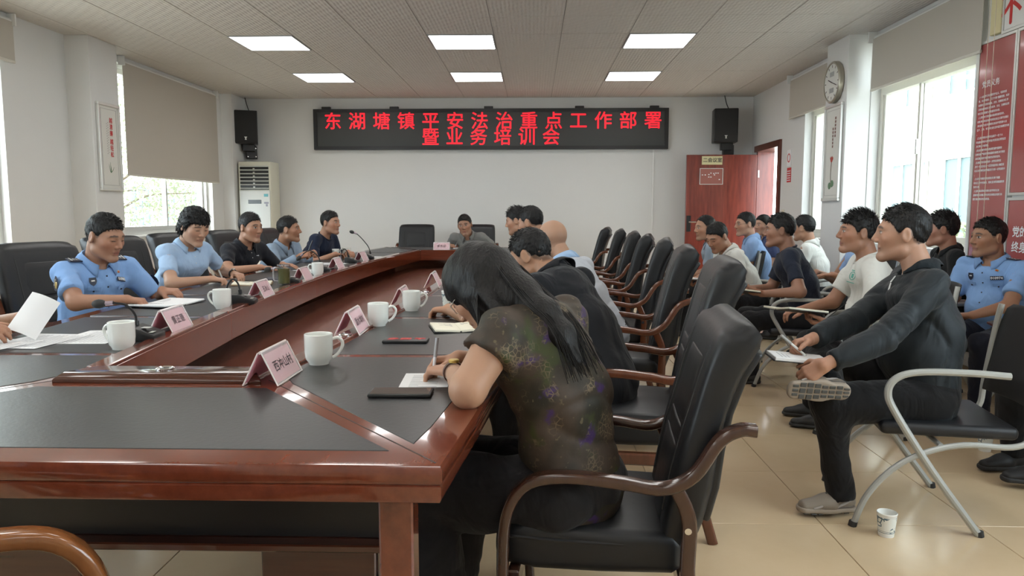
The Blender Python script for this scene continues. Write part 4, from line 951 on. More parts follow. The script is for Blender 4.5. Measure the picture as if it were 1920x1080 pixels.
def person(label, P, H, face, hd, hands, feet=None, N=None, hup=None, shirt=None, trousers=(.012, .012, .014), shoes=(.02, .02, .02), hair='short', skin=(.40, .215, .135), build=1., female=False, near=None, poles=None, knees=None, eyes='open', res=1., hs=.97, belly=0., seed=0, stubble=.55, hfield=None, cloth_m=None, elbows=None, wide=1.):
    P = np.array(P, float); H = np.array(H, float); f = nz((face[0], face[1], 0)); lat = np.cross(f, UPV); hf = nz(hd)
    up0 = nz(np.array(hup, float) if hup is not None else UPV); hr = nz(np.cross(hf, up0)); hu = np.cross(hr, hf); R = np.stack([hr, hf, hu], 1)
    tu = nz(H-P)
    if N is None: N = H-.132*nz(hu*.8+tu*.7)-.028*f-hf*.012
    N = np.array(N, float); tu = nz(N-P); bw = .95*build; org = np.array([P[0], P[1], 0.])
    root = thing('person', label, 'person', tuple(org)); dist = math.hypot(P[0], P[1]); hh = (.0031+.00032*max(dist-2, 0))*res; hb = .0085+.0005*dist; hsH = (.0068+.0006*dist)*res
    W = wob(seed, .0045, 26); W2 = wob(seed+50, .006, 11); W3 = wob(seed+70, 1., 13, 4)
    head = lambda x, y, z: H+R @ (np.array((x, y, z))*hs)
    sw = (.150 if female else .168)*bw; S = {s: N-tu*.055+lat*sw*k+f*.012 for s, k in (('R', 1), ('L', -1))}
    ua, fa = .275*.95, .245*.95; El, Wr = {}, {}
    for s in 'LR':
        Wr[s] = np.array(hands[s][0], float); k = 1 if s == 'R' else -1
        pole = np.array((poles or {}).get(s, tuple(lat*k*.6-f*.3-UPV*.9)), float); El[s] = ik(S[s], Wr[s], ua, fa, pole)
        if elbows and s in elbows: El[s] = np.array(elbows[s], float)
    # ---- feet and knees
    if feet is None: feet = {s: (P+f*.36+lat*k*.12+np.array([0, 0, .075-P[2]]), f) for s, k in (('R', 1), ('L', -1))}
    hip, kn, an, fd = {}, {}, {}, {}
    for s, k in (('R', 1), ('L', -1)):
        hip[s] = P+lat*k*.082*bw-UPV*.01; an[s] = np.array(feet[s][0], float); fd[s] = nz(feet[s][1])
        kn[s] = ik(hip[s], an[s], .40, .38, np.array((knees or {}).get(s, tuple(f*.7+UPV*.75+lat*k*.1)), float))
    Mid = P*.5+N*.5-f*.025; Ch = P*.22+N*.78+f*.01
    # ---- skin: head fine, hands fine, arms + trunk coarse
    nb = head(0, -.035, -.05); parts, cols = [], []
    def arm_cones(F, s, k=.012):
        F.cone(S[s], El[s], .050*bw, .040*bw, k); F.cone(El[s], Wr[s], .0395*bw, .0245*(bw if not female else .9), k)
    pts = np.array([P, N, *El.values(), *Wr.values(), *S.values(), *kn.values(), *an.values(), nb]); F = Field(pts.min(0)-.2, pts.max(0)+.2, hb)
    F.cone(N-tu*.04, nb, .058*bw, .052, .03); F.cone(P, Mid, .09*bw, .085*bw, .03, lat, 1.3); F.cone(Mid, Ch, .085*bw, .095*bw, .03, lat, 1.3); F.cone(Ch, N-tu*.05, .09*bw, .05, .03, lat, 1.4)
    for s in 'LR':
        F.cone(N-tu*.05, S[s], .035, .042, .03); arm_cones(F, s, .02)
        F.cone(hip[s], kn[s], .07*bw, .05, .03); F.cone(kn[s], an[s], .048, .033, .02)
    parts.append(F.mesh())
    base = np.array(skin)
    cols.append(np.tile(base, (len(parts[-1][0]), 1)))
    # head
    c = [head(x, y, z) for x in (-.1, .1) for y in (-.13, .13) for z in (-.16, .15)]; c = np.array(c+[N]); F = Field(c.min(0)-.01, c.max(0)+.01, hh)
    q = hs
    F.cone(N-tu*.02, nb, .056*bw, .050*(.86 if female else 1), .02)
    F.ell(head(0, -.012, .030), R, (.0755*q, .096*q, .091*q)); F.ell(head(0, .018, -.028), R, (.064*q, .074*q, .082*q), .03)
    for s in (1, -1):
        F.cone(head(s*.048, .002, -.066), head(s*.012, .070, -.097), .021*q, .019*q, .02); F.ell(head(s*.043, .055, -.014), R, (.022*q, .022*q, .020*q), .025)
        F.cone(head(s*.012, .083, .030), head(s*.046, .068, .029), .010*q, .008*q, .018)
    for s in (1, -1): F.ell(head(s*.032, .101, .010), R, (.017*q, .014*q, .011*q), .012, 's')
    for s in (1, -1): F.ell(head(s*.031, .0755, .010), R, (.0145*q, .0125*q, .0115*q), .004)
    F.cone(head(0, .088, .020), head(0, .107, -.020), .0075*q, .0115*q, .012)
    for s in (1, -1): F.ell(head(s*.0125, .097, -.027), R, (.0085*q, .010*q, .0075*q), .006)
    F.cone(head(-.017, .086, -.0535), head(.017, .086, -.0535), .0058*q, .0058*q, .007); F.cone(head(-.014, .085, -.066), head(.014, .085, -.066), .0066*q, .0066*q, .007)
    F.cone(head(-.022, .094, -.0598), head(.022, .094, -.0598), .0022*q, .0022*q, .004, mode='s'); F.ell(head(0, .078, -.094), R, (.020*q, .016*q, .014*q), .018)
    for s in (1, -1):
        Re = R @ np.array(Matrix.Rotation(s*-.35, 3, 'Z')); F.ell(head(s*.080, -.012, .0), Re, (.0075*q, .021*q, .032*q), .008); F.ell(head(s*.090, -.010, .003), Re, (.006*q, .011*q, .018*q), .005, 's')
    V, Q = F.mesh(); parts.append((V, Q)); l = (V-H) @ R/hs; x, y, z = l.T; C = np.tile(base, (len(V), 1))
    def paint(mask, colr, a=1.):
        mk = np.clip(mask, 0, 1)[:, None]*a; C[:] = C*(1-mk)+np.array(colr)*mk
    sm = lambda v, e: np.clip(v/e+.5, 0, 1)
    paint(sm(.03-np.hypot(np.abs(x)-.042, (z+.02)), .03)*(y > .03), base*np.array((1.12, .92, .88)), .5)
    if hair not in ('bald',):
        hl = HAIRLINE.get(hair, HAIRLINE['short']); paint(sm(z-np.interp(y, hl['ys'], hl['zs']), .012)*(np.abs(x) < .079), (.03, .022, .018), max(stubble, .7))
    else: paint(sm(.02-z, .05)*(y < 0)*(z > -.05), (.10, .06, .045), .25)
    if not female: paint(sm(.035-np.hypot(x*.8, z+.085), .03)*(y > .02), (.20, .13, .10), .22)
    br = (np.abs(np.abs(x)-.032)/.021)**2+((z-.0335+.25*(np.abs(x)-.03)*(np.abs(x) > .03))/.0055)**2; paint((1.15-br)*3*(y > .05), (.025, .018, .015), .85)
    lp = (x/.024)**2+((z+.0600)/.0115)**2; paint((1.1-lp)*2*(y > .06), (.33, .11, .09), .6); paint((1-np.abs(z+.0598)/.0026)*(np.abs(x) < .023)*(y > .06)*1.5, (.10, .035, .03), .7)
    ex = np.abs(x)-.031; ey = z-.0095
    if eyes == 'open':
        paint((1.1-((ex/.0145)**2+(ey/.0058)**2))*3*(y > .05), (.50, .44, .40)); paint((1.2-((ex/.0065)**2+(ey/.0062)**2))*3*(y > .05), (.015, .010, .008))
        paint((1.1-((ex/.0165)**2+((ey-.0062)/.0026)**2))*2*(y > .05), (.03, .02, .016), .9)
    else: paint((1.1-((ex/.0165)**2+((ey+.003)/.0034)**2))*2*(y > .05), (.04, .025, .02), .9)
    paint((1.2-((np.abs(x)-.008)/.004)**2-((z+.033)/.0028)**2)*(y > .08), (.10, .04, .03), .8)
    cols.append(C)
    tips = {}
    for s in 'LR':
        w, d, nrm, pose = hands[s][:4]; sg_ = 1 if s == 'R' else -1
        pr, tip, thumb = hand_prims(Wr[s], d, nrm, sg_, pose, .88 if female else .95); tips[s] = (tip, thumb); pp = np.array([p for a in pr for p in a[:2]])
        hv = nz(Wr[s]-El[s]); F = Field(pp.min(0)-.03, pp.max(0)+.03, hh*1.08)
        F.cone(Wr[s]-hv*.07, Wr[s]+hv*.012, .0275*(bw if not female else .9), .0235*(bw if not female else .9), .01)
        for a, b, ra, rb, k in pr: F.cone(a, b, ra, rb, k)
        parts.append(F.mesh()); cols.append(np.tile(base*np.array((1.03, .97, .95)), (len(parts[-1][0]), 1)))
    put('body', np_mesh('body', parts, M_skin, org, cols), root)
    # ---- hair
    if hair in HAIRLINE:
        hl = HAIRLINE[hair]; c = np.array([head(a, b, d) for a in (-.12, .12) for b in (-.16, .15) for d in (-.13, .16)]); F = Field(c.min(0), c.max(0), hh*1.15); wn = wob(seed+9, hl['amp'], 190, 9); wn2 = wob(seed+19, .004, 300, 9)
        def hfn(X, Y, Z):
            d = sd_ell(X, Y, Z, head(0, -.013, hl['up']), R, tuple(v*hs for v in hl['rad']))
            l = [((X-H[0])*R[0][i]+(Y-H[1])*R[1][i]+(Z-H[2])*R[2][i])/hs for i in range(3)]
            ln = np.interp(l[1], hl['ys'], hl['zs']); cu = (ln-l[2])*.8*hs
            if hair in ('short', 'thin', 'spiky'): d = d+.0052*np.clip((.07-l[2])/.09, 0, 1)
            w = wn(X, Y, Z); k = .006; a = d+w; b = cu+wn2(X, Y, Z); h_ = np.maximum(k-np.abs(a-b), 0)/k
            return np.maximum(a, b)+h_*h_*k*.25
        F.add(hfn, c.min(0), c.max(0), .004)
        if hair == 'tied': F.ell(head(0, -.125, .02), R, (.035, .03, .035), .01)
        if hair == 'bob':
            F.ell(head(0, -.05, -.035), R, (.082, .06, .055), .03)
        hm = F.mesh(); ho_ = put('hair', np_mesh('hair', [hm], M_hair, org), root)
        put('hair_strands', np_mesh('hair_strands', [strands(hm[0], H, R, hs, hair, seed, org, 1500 if dist < 6 else 800)], M_hair, org), ho_)['kind'] = 'stuff'
    if hfield: hfield(root, head, R, org, N, S, hh)
    # ---- shirt
    sh = dict(col=(.3, .3, .3), sleeve='short', collar='polo', name='x'); sh.update(shirt or {})
    cm = cloth_m or cloth(sh['name'], sh['col'], sh.get('rough', .85)); allp = np.array([P, N, *El.values(), *S.values(), *(Wr.values() if sh['sleeve'] == 'long' else [])]); F = Field(allp.min(0)-.22, allp.max(0)+.22, hsH)
    bd = .106*bw
    F.cone(P-tu*.03, Mid, (bd+.012)*(1+belly), (bd+.002)*(1+belly), .03, lat, 1.33); F.cone(Mid, Ch, (bd+.002)*(1+belly*.8), bd+.004, .04, lat, 1.36); F.cone(Ch, N-tu*.055, bd-.002, .062*bw, .05, lat, 1.45)
    if belly: F.ell(P*.65+N*.35+f*.05, np.stack([lat, f, UPV], 1), (.15*(1+belly), .12*(1+belly), .15), .05)
    if female: F.ell(Ch+f*.06-tu*.03, np.stack([lat, f, UPV], 1), (.12, .07, .07), .05)
    for s in 'LR':
        F.cone(N-tu*.045, S[s], .050*bw, .053*bw, .045)
        up = nz(El[s]-S[s]); fl = .010
        if sh['sleeve'] == 'short':
            t = sh.get('slen', .72); e = S[s]*(1-t)+El[s]*t; F.cone(S[s]-up*.01, e+up*.05, .0575*bw, .0585*bw, .03, cut=[(e, up)])
        elif sh['sleeve'] == 'cap':
            t = .42; e = S[s]*(1-t)+El[s]*t; F.cone(S[s]-up*.01, e+up*.05, .062*bw, .066*bw, .03, cut=[(e, up)])
        else:
            dn = nz(Wr[s]-El[s]); e = Wr[s]-dn*.02
            F.cone(S[s]-up*.01, El[s], .062*bw, .054*bw, .03); F.cone(El[s], e+dn*.05, .054*bw, .040*bw, .02, cut=[(e, dn)])
    def wr(X, Y, Z): return W(X, Y, Z)+W2(X, Y, Z)
    sl, X, Y, Z = F.reg(F.lo, F.lo+F.n*F.h); F.D += (wr(X, Y, Z)*.8+.0065*np.exp(-(W3(X, Y, Z)/.22)**2)).astype(f32)
    # neck opening
    F.cone(N-tu*.03+f*.02, nb+f*.012, .056*bw, .075, .006, mode='s') if sh['collar'] != 'none' else None
    so = put('shirt', np_mesh('shirt', [F.mesh()], cm, org), root)
    # ---- collar: a stand round the neck with a fall laid on the shoulders
    na = nz(nb-N); lp_ = nz(lat-na*(lat @ na)); fp = nz(f-na*(f @ na)+1e-4*np.array((0, 0, -1))); kind = sh['collar']
    if kind != 'none':
        bv = BVHTree.FromPolygons([v.co for v in so.data.vertices], [tuple(p.vertices) for p in so.data.polygons]); rr = (.066 if not female else .058)*bw; hg = {'polo': .030, 'shirt': .034, 'jacket': .026, 'crew': .008}[kind]
        c0 = N+na*.004; cc = cloth(sh['name']+'_collar', sh.get('ccol', tuple(v*.94 for v in sh['col'])), .85)
        def ring_pt(th, sd, r, t): return c0+(-fp*math.cos(th)+lp_*sd*math.sin(th))*r+fp*.004+na*t
        def drop(p):
            h = bv.ray_cast(Vector(p+na*.05-org), Vector(-na), .16)
            return None if h[0] is None else np.array(h[0])+org
        if kind == 'crew':
            pts_ = []
            for th in np.linspace(0, 2*math.pi, 29): pts_.append(ring_pt(th, 1, rr-.002, hg-.030*max(0, -math.cos(th))**1.5))
            g = tube(pts_, .0075, 7); obj('collar', xf(g, Matrix.Translation(-Vector(org))), cc, root, smooth=180)
        else:
            for sd in (1, -1):
                rows = []; tm = {'polo': 2.72, 'shirt': 2.80, 'jacket': 2.70}[kind]
                for th in np.linspace(0, tm, 15):
                    fr_ = max(0, -math.cos(th)); low = -.030*fr_**1.5; w = {'polo': .028+.016*fr_**4, 'shirt': .030+.022*fr_**4, 'jacket': .022}[kind]
                    I = ring_pt(th, sd, rr-.004, low-.022); T = ring_pt(th, sd, rr+.001, hg+low); O = ring_pt(th-(.10 if fr_ > .8 else 0), sd, rr+w, low); q = drop(O)
                    O = q+na*.005 if q is not None and np.linalg.norm(q-O) < .07 else O-na*.01
                    Md = (T+O)/2+na*.007+nz(O-T-na*((O-T) @ na))*.003; rows.append([I, T-na*.004, T+(O-T)*.06+na*.002, Md, O])
                V_ = [tuple(p-org) for r_ in rows for p in r_]; m_ = len(rows[0]); F_ = [(i*m_+j, (i+1)*m_+j, (i+1)*m_+j+1, i*m_+j+1) for i in range(len(rows)-1) for j in range(m_-1)]
                co = obj('collar', (V_, F_), cc, root, smooth=50); md = co.modifiers.new('thickness', 'SOLIDIFY'); md.thickness = .003; md.offset = 0
    # ---- trousers
    allp = np.array([P, *hip.values(), *kn.values(), *an.values()]); ht = .010+.0007*dist; F = Field(allp.min(0)-.16, allp.max(0)+.16, ht)
    F.ell(P-UPV*.005, np.stack([lat, f, UPV], 1), (.165*bw, .125*bw, .105*bw), .03)
    for s in 'LR':
        dn = nz(an[s]-kn[s]); F.cone(hip[s], kn[s], .094*bw, .066*bw*wide, .04); e = an[s]+dn*.018; F.cone(kn[s], e+dn*.06, .066*bw*wide, .055*bw*wide*wide, .03, cut=[(e, dn)])
    sl, X, Y, Z = F.reg(F.lo, F.lo+F.n*F.h); F.D += (W(X, Y, Z)*1.1+W2(X, Y, Z)*.7+.006*np.exp(-(W3(X, Y, Z)/.2)**2)).astype(f32)
    put('trousers', np_mesh('trousers', [F.mesh()], cloth('tr_%03d_%03d' % (int(trousers[0]*1000), int(trousers[2]*1000)), trousers, .8), org), root)
    # ---- shoes
    for s in 'LR':
        shoe(root, an[s], fd[s], nz(np.array(feet[s][2] if len(feet[s]) > 2 else UPV, float)), shoes, org, .92, fine=(dist < 4.4))
    return dict(root=root, N=N, S=S, El=El, Wr=Wr, f=f, lat=lat, tu=tu, tips=tips, head=head, R=R, Ch=Ch, org=org, P=P, kn=kn)
def shoe(root, an, d, up, col, org, sc=1., fine=True):
    up = nz(up-d*np.dot(up, d)); lt = np.cross(d, up); Rm = np.stack([lt, d, up], 1); h = .005 if fine else .009; z0 = -.075*sc
    F = Field(an-.26, an+.26, h); pt = lambda a, b, c: an+lt*a*sc+d*b*sc+up*(c*sc)
    F.cone(pt(0, -.035, -.035), pt(0, .06, -.04), .034*sc, .036*sc, .02); F.cone(pt(0, .05, -.04), pt(.004, .155, -.052), .036*sc, .026*sc, .03, lt, 1.3); F.cone(pt(0, -.02, -.03), pt(0, -.005, .015), .036*sc, .034*sc, .02)
    F.add(lambda X, Y, Z: -((X-an[0])*up[0]+(Y-an[1])*up[1]+(Z-an[2])*up[2])+z0+.016*sc, an-.26, an+.26, .004, 'i')
    u = put('shoe', np_mesh('shoe', [F.mesh()], mat('shoe_%03d_%03d' % (int(col[0]*999), int(col[2]*999)), col, .55), org), root)
    F = Field(an-.26, an+.26, h)
    F.cone(pt(0, -.036, -.062), pt(0, .06, -.062), .036*sc, .034*sc, .02, lt, 1.05); F.cone(pt(0, .05, -.062), pt(.004, .158, -.062), .034*sc, .030*sc, .03, lt, 1.32)
    F.add(lambda X, Y, Z: np.abs((X-an[0])*up[0]+(Y-an[1])*up[1]+(Z-an[2])*up[2]-(z0+.011*sc))-.012*sc, an-.26, an+.26, .004, 'i')
    sole_c = tuple(min(1, c*1.3+.01) for c in col); put('sole', np_mesh('sole', [F.mesh()], mat('sole_%03d' % int(sole_c[0]*999), sole_c, .7), org), u)
    return u
def patch(R_, name, c, xa, ya, w, h, m, th=.004, parent=None, geo=None):
    """small thing sewn on the clothes: flat plate at c, x axis xa, y axis ya"""
    g = geo or box(-w/2, w/2, -h/2, h/2, 0, th, .0015)
    M = basis(tuple(xa), tuple(ya), tuple(np.array(c)-(R_['org'] if parent is None else R_['org'])))
    return obj(name, xf(g, M), m, parent or R_['root'], smooth=30)
DN = (0, 0, -1)
PB = dict(name='police', col=(.22, .38, .68), sleeve='short', collar='shirt')
pp = {}
def blouse_material():
    m = mat('cloth_blouse', (.03, .025, .02), .6, spec=.3); nt = m.node_tree; p = nt.nodes['Principled BSDF']; tc = nt.nodes.new('ShaderNodeTexCoord')
    def noise(sc, det=4):
        n = nt.nodes.new('ShaderNodeTexNoise'); n.inputs['Scale'].default_value = sc; n.inputs['Detail'].default_value = det; L(nt, tc.outputs['Object'], n.inputs['Vector']); return n.outputs['Fac']
    def ramp(src, a, b, inv=False):
        r = nt.nodes.new('ShaderNodeMapRange'); r.inputs[1].default_value = a; r.inputs[2].default_value = b; r.clamp = True; L(nt, src, r.inputs[0]); return r.outputs[0]
    def mixc(fac, A, col):
        x = nt.nodes.new('ShaderNodeMix'); x.data_type = 'RGBA'; L(nt, fac, x.inputs['Factor'])
        if isinstance(A, tuple): x.inputs['A'].default_value = (*A, 1)
        else: L(nt, A, x.inputs['A'])
        x.inputs['B'].default_value = (*col, 1); return x.outputs['Result']
    c = mixc(ramp(noise(7), .45, .6), (.060, .044, .033), (.028, .026, .018))
    c = mixc(ramp(noise(11), .57, .66), c, (.045, .055, .018)); c = mixc(ramp(noise(15), .62, .68), c, (.050, .025, .10))
    v = nt.nodes.new('ShaderNodeTexVoronoi'); v.feature = 'DISTANCE_TO_EDGE'; v.inputs['Scale'].default_value = 75; L(nt, tc.outputs['Object'], v.inputs['Vector'])
    e = ramp(v.outputs['Distance'], .10, .03); k = ramp(noise(8.5), .55, .62); mu = nt.nodes.new('ShaderNodeMath'); mu.operation = 'MULTIPLY'; L(nt, e, mu.inputs[0]); L(nt, k, mu.inputs[1])
    c = mixc(mu.outputs[0], c, (.17, .13, .08)); c = mixc(ramp(noise(60, 2), .66, .72), c, (.12, .10, .06))
    L(nt, c, p.inputs['Base Color'])
    n = noise(10); b = nt.nodes.new('ShaderNodeBump'); b.inputs['Strength'].default_value = .35; b.inputs['Distance'].default_value = .01; L(nt, n, b.inputs['Height']); L(nt, b.outputs[0], p.inputs['Normal'])
    return m
def long_hair(root, head, R, org, N, S, hh):
    H = head(0, 0, 0); c = np.array([head(a, b, d) for a in (-.12, .12) for b in (-.18, .15) for d in (-.14, .16)]+[(.16, 1.76, .82), (-.2, 2.1, 1.15)]); F = Field(c.min(0), c.max(0), .0048)
    hl = dict(ys=[-.14, -.06, -.01, .03, .06, .09, .12], zs=[-.16, -.13, -.075, -.06, .0, .055, .06]); wn = wob(4, .003, 60, 7)
    def hfn(X, Y, Z):
        d = sd_ell(X, Y, Z, head(0, -.010, .026), R, (.089, .108, .103)); l = [((X-H[0])*R[0][i]+(Y-H[1])*R[1][i]+(Z-H[2])*R[2][i]) for i in range(3)]
        return np.maximum(d+wn(X, Y, Z), (np.interp(l[1], hl['ys'], hl['zs'])-l[2])*.8)
    F.add(hfn, c.min(0), c.max(0), .004); lat = nz((.52, .85, 0))
    chain = [(head(0, -.05, .0), .070), (head(0, -.075, -.05)*.6+np.array((.0, 1.93, .96))*.4, .048), (np.array((.025, 1.905, .955)), .036), (np.array((.070, 1.87, .905)), .030), (np.array((.110, 1.83, .845)), .014)]
    for (a, ra), (b, rb) in zip(chain[:-1], chain[1:]): F.cone(a, b, ra, rb, .03, lat, 1.3)
    for (a, b, r0, r1) in ((head(-.075, .0, -.02), head(-.07, .02, -.10), .030, .022), (head(.075, .0, -.02), head(.07, .02, -.09), .028, .022), (head(-.078, -.03, -.03), np.array((-.055, 1.85, .93)), .03, .022), (np.array((-.055, 1.85, .93)), np.array((-.06, 1.795, .86)), .022, .008)): F.cone(a, b, r0, r1, .02)
    o = put('hair', np_mesh('hair', [F.mesh()], M_hair, org), root)
    g = []; Rn = random.Random(5)
    for k in range(90):
        u = Rn.uniform(-1, 1); v = Rn.uniform(0, 1); st = np.array(head(u*.07, -.112+.01*v, -.005-.03*v)); m1 = np.array((.015, 1.905, .992))+lat*u*.075; m2 = np.array((.078, 1.868, .932))+lat*u*.072
        en = np.array((.118+.025*Rn.random(), 1.832, .85-.05*Rn.random()))+lat*u*.08; g.append(tube(smooth_path([st, m1, m2, en], 4), .0010, 4, .0006))
    for k in range(40):
        u = Rn.uniform(-1, 1); st = np.array(head(-.085, -.02+.02*u, -.01)); en = np.array((-.075+.03*u, 1.79-.02*abs(u), .80+.06*Rn.random())); md = (st+en)/2+np.array((-.01, -.045, .0)); g.append(tube(smooth_path([st, md, en], 5), .0013, 4, .0006))
    for k in range(0):
        u = Rn.uniform(-1, 1); st = np.array(head(-.06+.02*u, .085, .03)); en = st+np.array((-.03+.03*u, -.005, -.05-.05*Rn.random())); g.append(tube(smooth_path([st, (st+en)/2+np.array((-.015+.01*u, -.005, .005)), en], 5), .0009, 4, .0004))
    gg = join(*g); s_ = obj('hair_strands', ([tuple(np.array(v)-org) for v in gg[0]], gg[1]), M_hair, root, smooth=180); s_['kind'] = 'stuff'
# ---- left side of the table
pp['L0'] = person('person at the left edge in pale green, only forearms and papers in view', (-2.50, 2.72, .52), (-2.30, 2.66, 1.08), (.95, -.1), (.9, -.2, -.3), {'R': ((-1.955, 2.50, .80), (.97, .12, .05), (.2, .6, -.6), 'hold'), 'L': ((-1.945, 2.74, .815), (.93, -.1, .1), (.1, .3, .9), 'hold')}, shirt=dict(name='mint', col=(.46, .68, .64), slen=1.0), seed=1, res=1.2)
pp['L1'] = person('policeman in pale blue uniform shirt writing at the left side of the table', (-2.42, 3.95, .52), (-2.21, 3.80, 1.082), (.88, -.48), (.93, -.24, -.28), {'R': ((-1.985, 3.55, .79), (.95, .3, -.12), (.1, .1, -1), 'pen'), 'L': ((-1.975, 3.90, .795), (.97, -.1, -.02), (.1, .2, -1), 'hold')}, shirt=PB, trousers=(.012, .014, .025), eyes='down', skin=(.36, .185, .115), seed=2, belly=.05, build=1.05, poles={'R': (-.35, -.75, -.6), 'L': (-.3, .8, -.5)})
pp['L2'] = person('woman with short black hair and pale blue polo shirt writing at the table', (-2.44, 4.93, .52), (-2.175, 4.75, 1.12), (.85, -.52), (.78, -.50, -.38), {'R': ((-2.04, 4.66, .79), (.96, .2, -.1), (.1, .1, -1), 'pen'), 'L': ((-2.02, 4.98, .795), (.75, -.65, -.05), (0, 0, -1), 'relax')}, shirt=dict(name='paleblue', col=(.36, .50, .70), ccol=(.36, .50, .68)), hair='bob', female=True, eyes='down', skin=(.46, .27, .18), seed=3, poles={'R': (-.4, -.8, -.5), 'L': (-.2, .8, -.4)})
pp['L3'] = person('man in black polo shirt with forearms on the left side of the table', (-2.50, 6.05, .52), (-2.25, 5.90, 1.085), (.90, -.42), (.90, -.42, -.06), {'R': ((-2.10, 5.66, .79), (.95, .3, -.05), (0, 0, -1), 'flat'), 'L': ((-2.03, 5.98, .79), (.98, -.2, -.05), (0, 0, -1), 'flat')}, shirt=dict(name='black', col=(.012, .013, .018)), skin=(.38, .20, .125), seed=4, poles={'R': (-.4, -.8, -.5), 'L': (-.2, .8, -.4)}, build=1.04)
pp['L4'] = person('man in grey-blue long-sleeved shirt with clasped hands at the table', (-2.48, 6.92, .52), (-2.225, 6.76, 1.05), (.94, -.33), (.98, .10, .02), {'R': ((-2.06, 6.50, .82), (.9, .3, .3), (-.1, .6, -.6), 'grip'), 'L': ((-2.06, 6.78, .82), (.9, -.2, .3), (-.1, -.6, -.6), 'grip')}, shirt=dict(name='greyblue', col=(.24, .31, .40), sleeve='long', collar='shirt'), skin=(.34, .17, .10), seed=5)
pp['L5'] = person('man in navy T-shirt leaning on the table at the far left', (-2.36, 7.68, .52), (-2.045, 7.50, 1.10), (.96, -.26), (.95, -.30, -.02), {'R': ((-1.94, 7.24, .80), (.6, .75, .0), (0, 0, -1), 'relax'), 'L': ((-1.90, 7.60, .80), (.6, -.7, 0), (0, 0, -1), 'relax')}, shirt=dict(name='navy', col=(.012, .018, .040), collar='crew'), skin=(.42, .22, .14), seed=6, build=1.05)
pp['C1'] = person('man in grey polo shirt at the far end of the table', (-.80, 10.10, .52), (-.875, 9.58, 1.04), (-.05, -1), (-.12, -.98, -.12), {'R': ((-1.10, 9.66, .79), (.75, -.6, -.05), (0, 0, -1), 'pen'), 'L': ((-.66, 9.66, .79), (-.7, -.7, 0), (0, 0, -1), 'relax')}, hup=(-.15, 0, 1), hs=1.1, build=1.12, shirt=dict(name='grey', col=(.20, .20, .19)), skin=(.36, .19, .12), seed=7)
# ---- right side of the table
pp['R1'] = person('woman with long black hair in patterned dark blouse writing at the near right corner', (.11, 1.95, .50), (-.14, 2.03, 1.005), (-.85, .52), (-.62, .30, -.66), {'R': ((-.205, 2.12, .795), (-.97, .1, -.12), (.1, -.2, -1), 'pen'), 'L': ((-.215, 1.965, .79), (-.72, .62, -.08), (0, 0, -1), 'relax')}, N=(.0, 1.955, .965), elbows={'L': (-.155, 1.745, .792)}, hair='long', hfield=long_hair, female=True, eyes='down', skin=(.44, .25, .16), shirt=dict(name='blouse', col=(.03, .02, .02), sleeve='cap', collar='none'), cloth_m=blouse_material(), seed=8, build=1.12, wide=1.45, poles={'L': (-.25, -.35, -.9), 'R': (-.3, .6, -.6)}, feet={'R': ((-.30, 2.15, .075), (-.85, .5, 0)), 'L': ((-.29, 1.93, .075), (-.85, .5, 0))})
pp['R2'] = person('heavy man in black shirt bent over his notebook beside the long-haired woman', (.27, 3.02, .52), (-.01, 3.33, 1.015), (-.82, .57), (-.80, .40, -.42), {'R': ((-.33, 3.55, .79), (-.95, -.1, -.1), (0, 0, -1), 'pen'), 'L': ((-.36, 3.22, .79), (-.85, .5, -.05), (0, 0, -1), 'relax')}, N=(.10, 3.24, .945), shirt=dict(name='black2', col=(.010, .011, .014), collar='jacket'), skin=(.40, .215, .13), eyes='down', seed=9, build=1.15, belly=.1, stubble=.35, poles={'L': (-.5, -.6, -.6)})
pp['R3'] = person('bald man in light grey-blue shirt at the right side of the table', (.42, 4.32, .52), (.113, 4.50, 1.045), (-.80, .60), (-.75, .62, -.22), {'R': ((-.25, 4.85, .79), (-.95, -.1, -.1), (0, 0, -1), 'relax'), 'L': ((-.25, 4.45, .79), (-.95, .1, -.05), (0, 0, -1), 'relax')}, hair='bald', shirt=dict(name='lightgrey', col=(.50, .53, .58), collar='shirt', ccol=(.36, .52, .75)), skin=(.42, .24, .155), seed=10, build=1.05, res=1.1)
pp['R4'] = person('black-haired man hidden behind the bald man at the table', (.30, 5.45, .52), (-.02, 5.62, 1.13), (-.85, .5), (-.85, .45, -.25), {'R': ((-.22, 5.95, .79), (-1, 0, -.1), (0, 0, -1), 'relax'), 'L': ((-.22, 5.55, .79), (-1, 0, -.05), (0, 0, -1), 'relax')}, shirt=dict(name='white', col=(.6, .6, .6)), seed=11, res=1.3)
pp['R5'] = person('black-haired man farthest along the right side of the table', (.20, 6.55, .52), (-.145, 6.65, 1.13), (-.9, .4), (-.92, .2, -.2), {'R': ((-.30, 6.95, .79), (-1, 0, -.1), (0, 0, -1), 'pen'), 'L': ((-.30, 6.55, .79), (-1, 0, -.05), (0, 0, -1), 'relax')}, hair='spiky', shirt=dict(name='white', col=(.6, .6, .6)), seed=12, res=1.3)
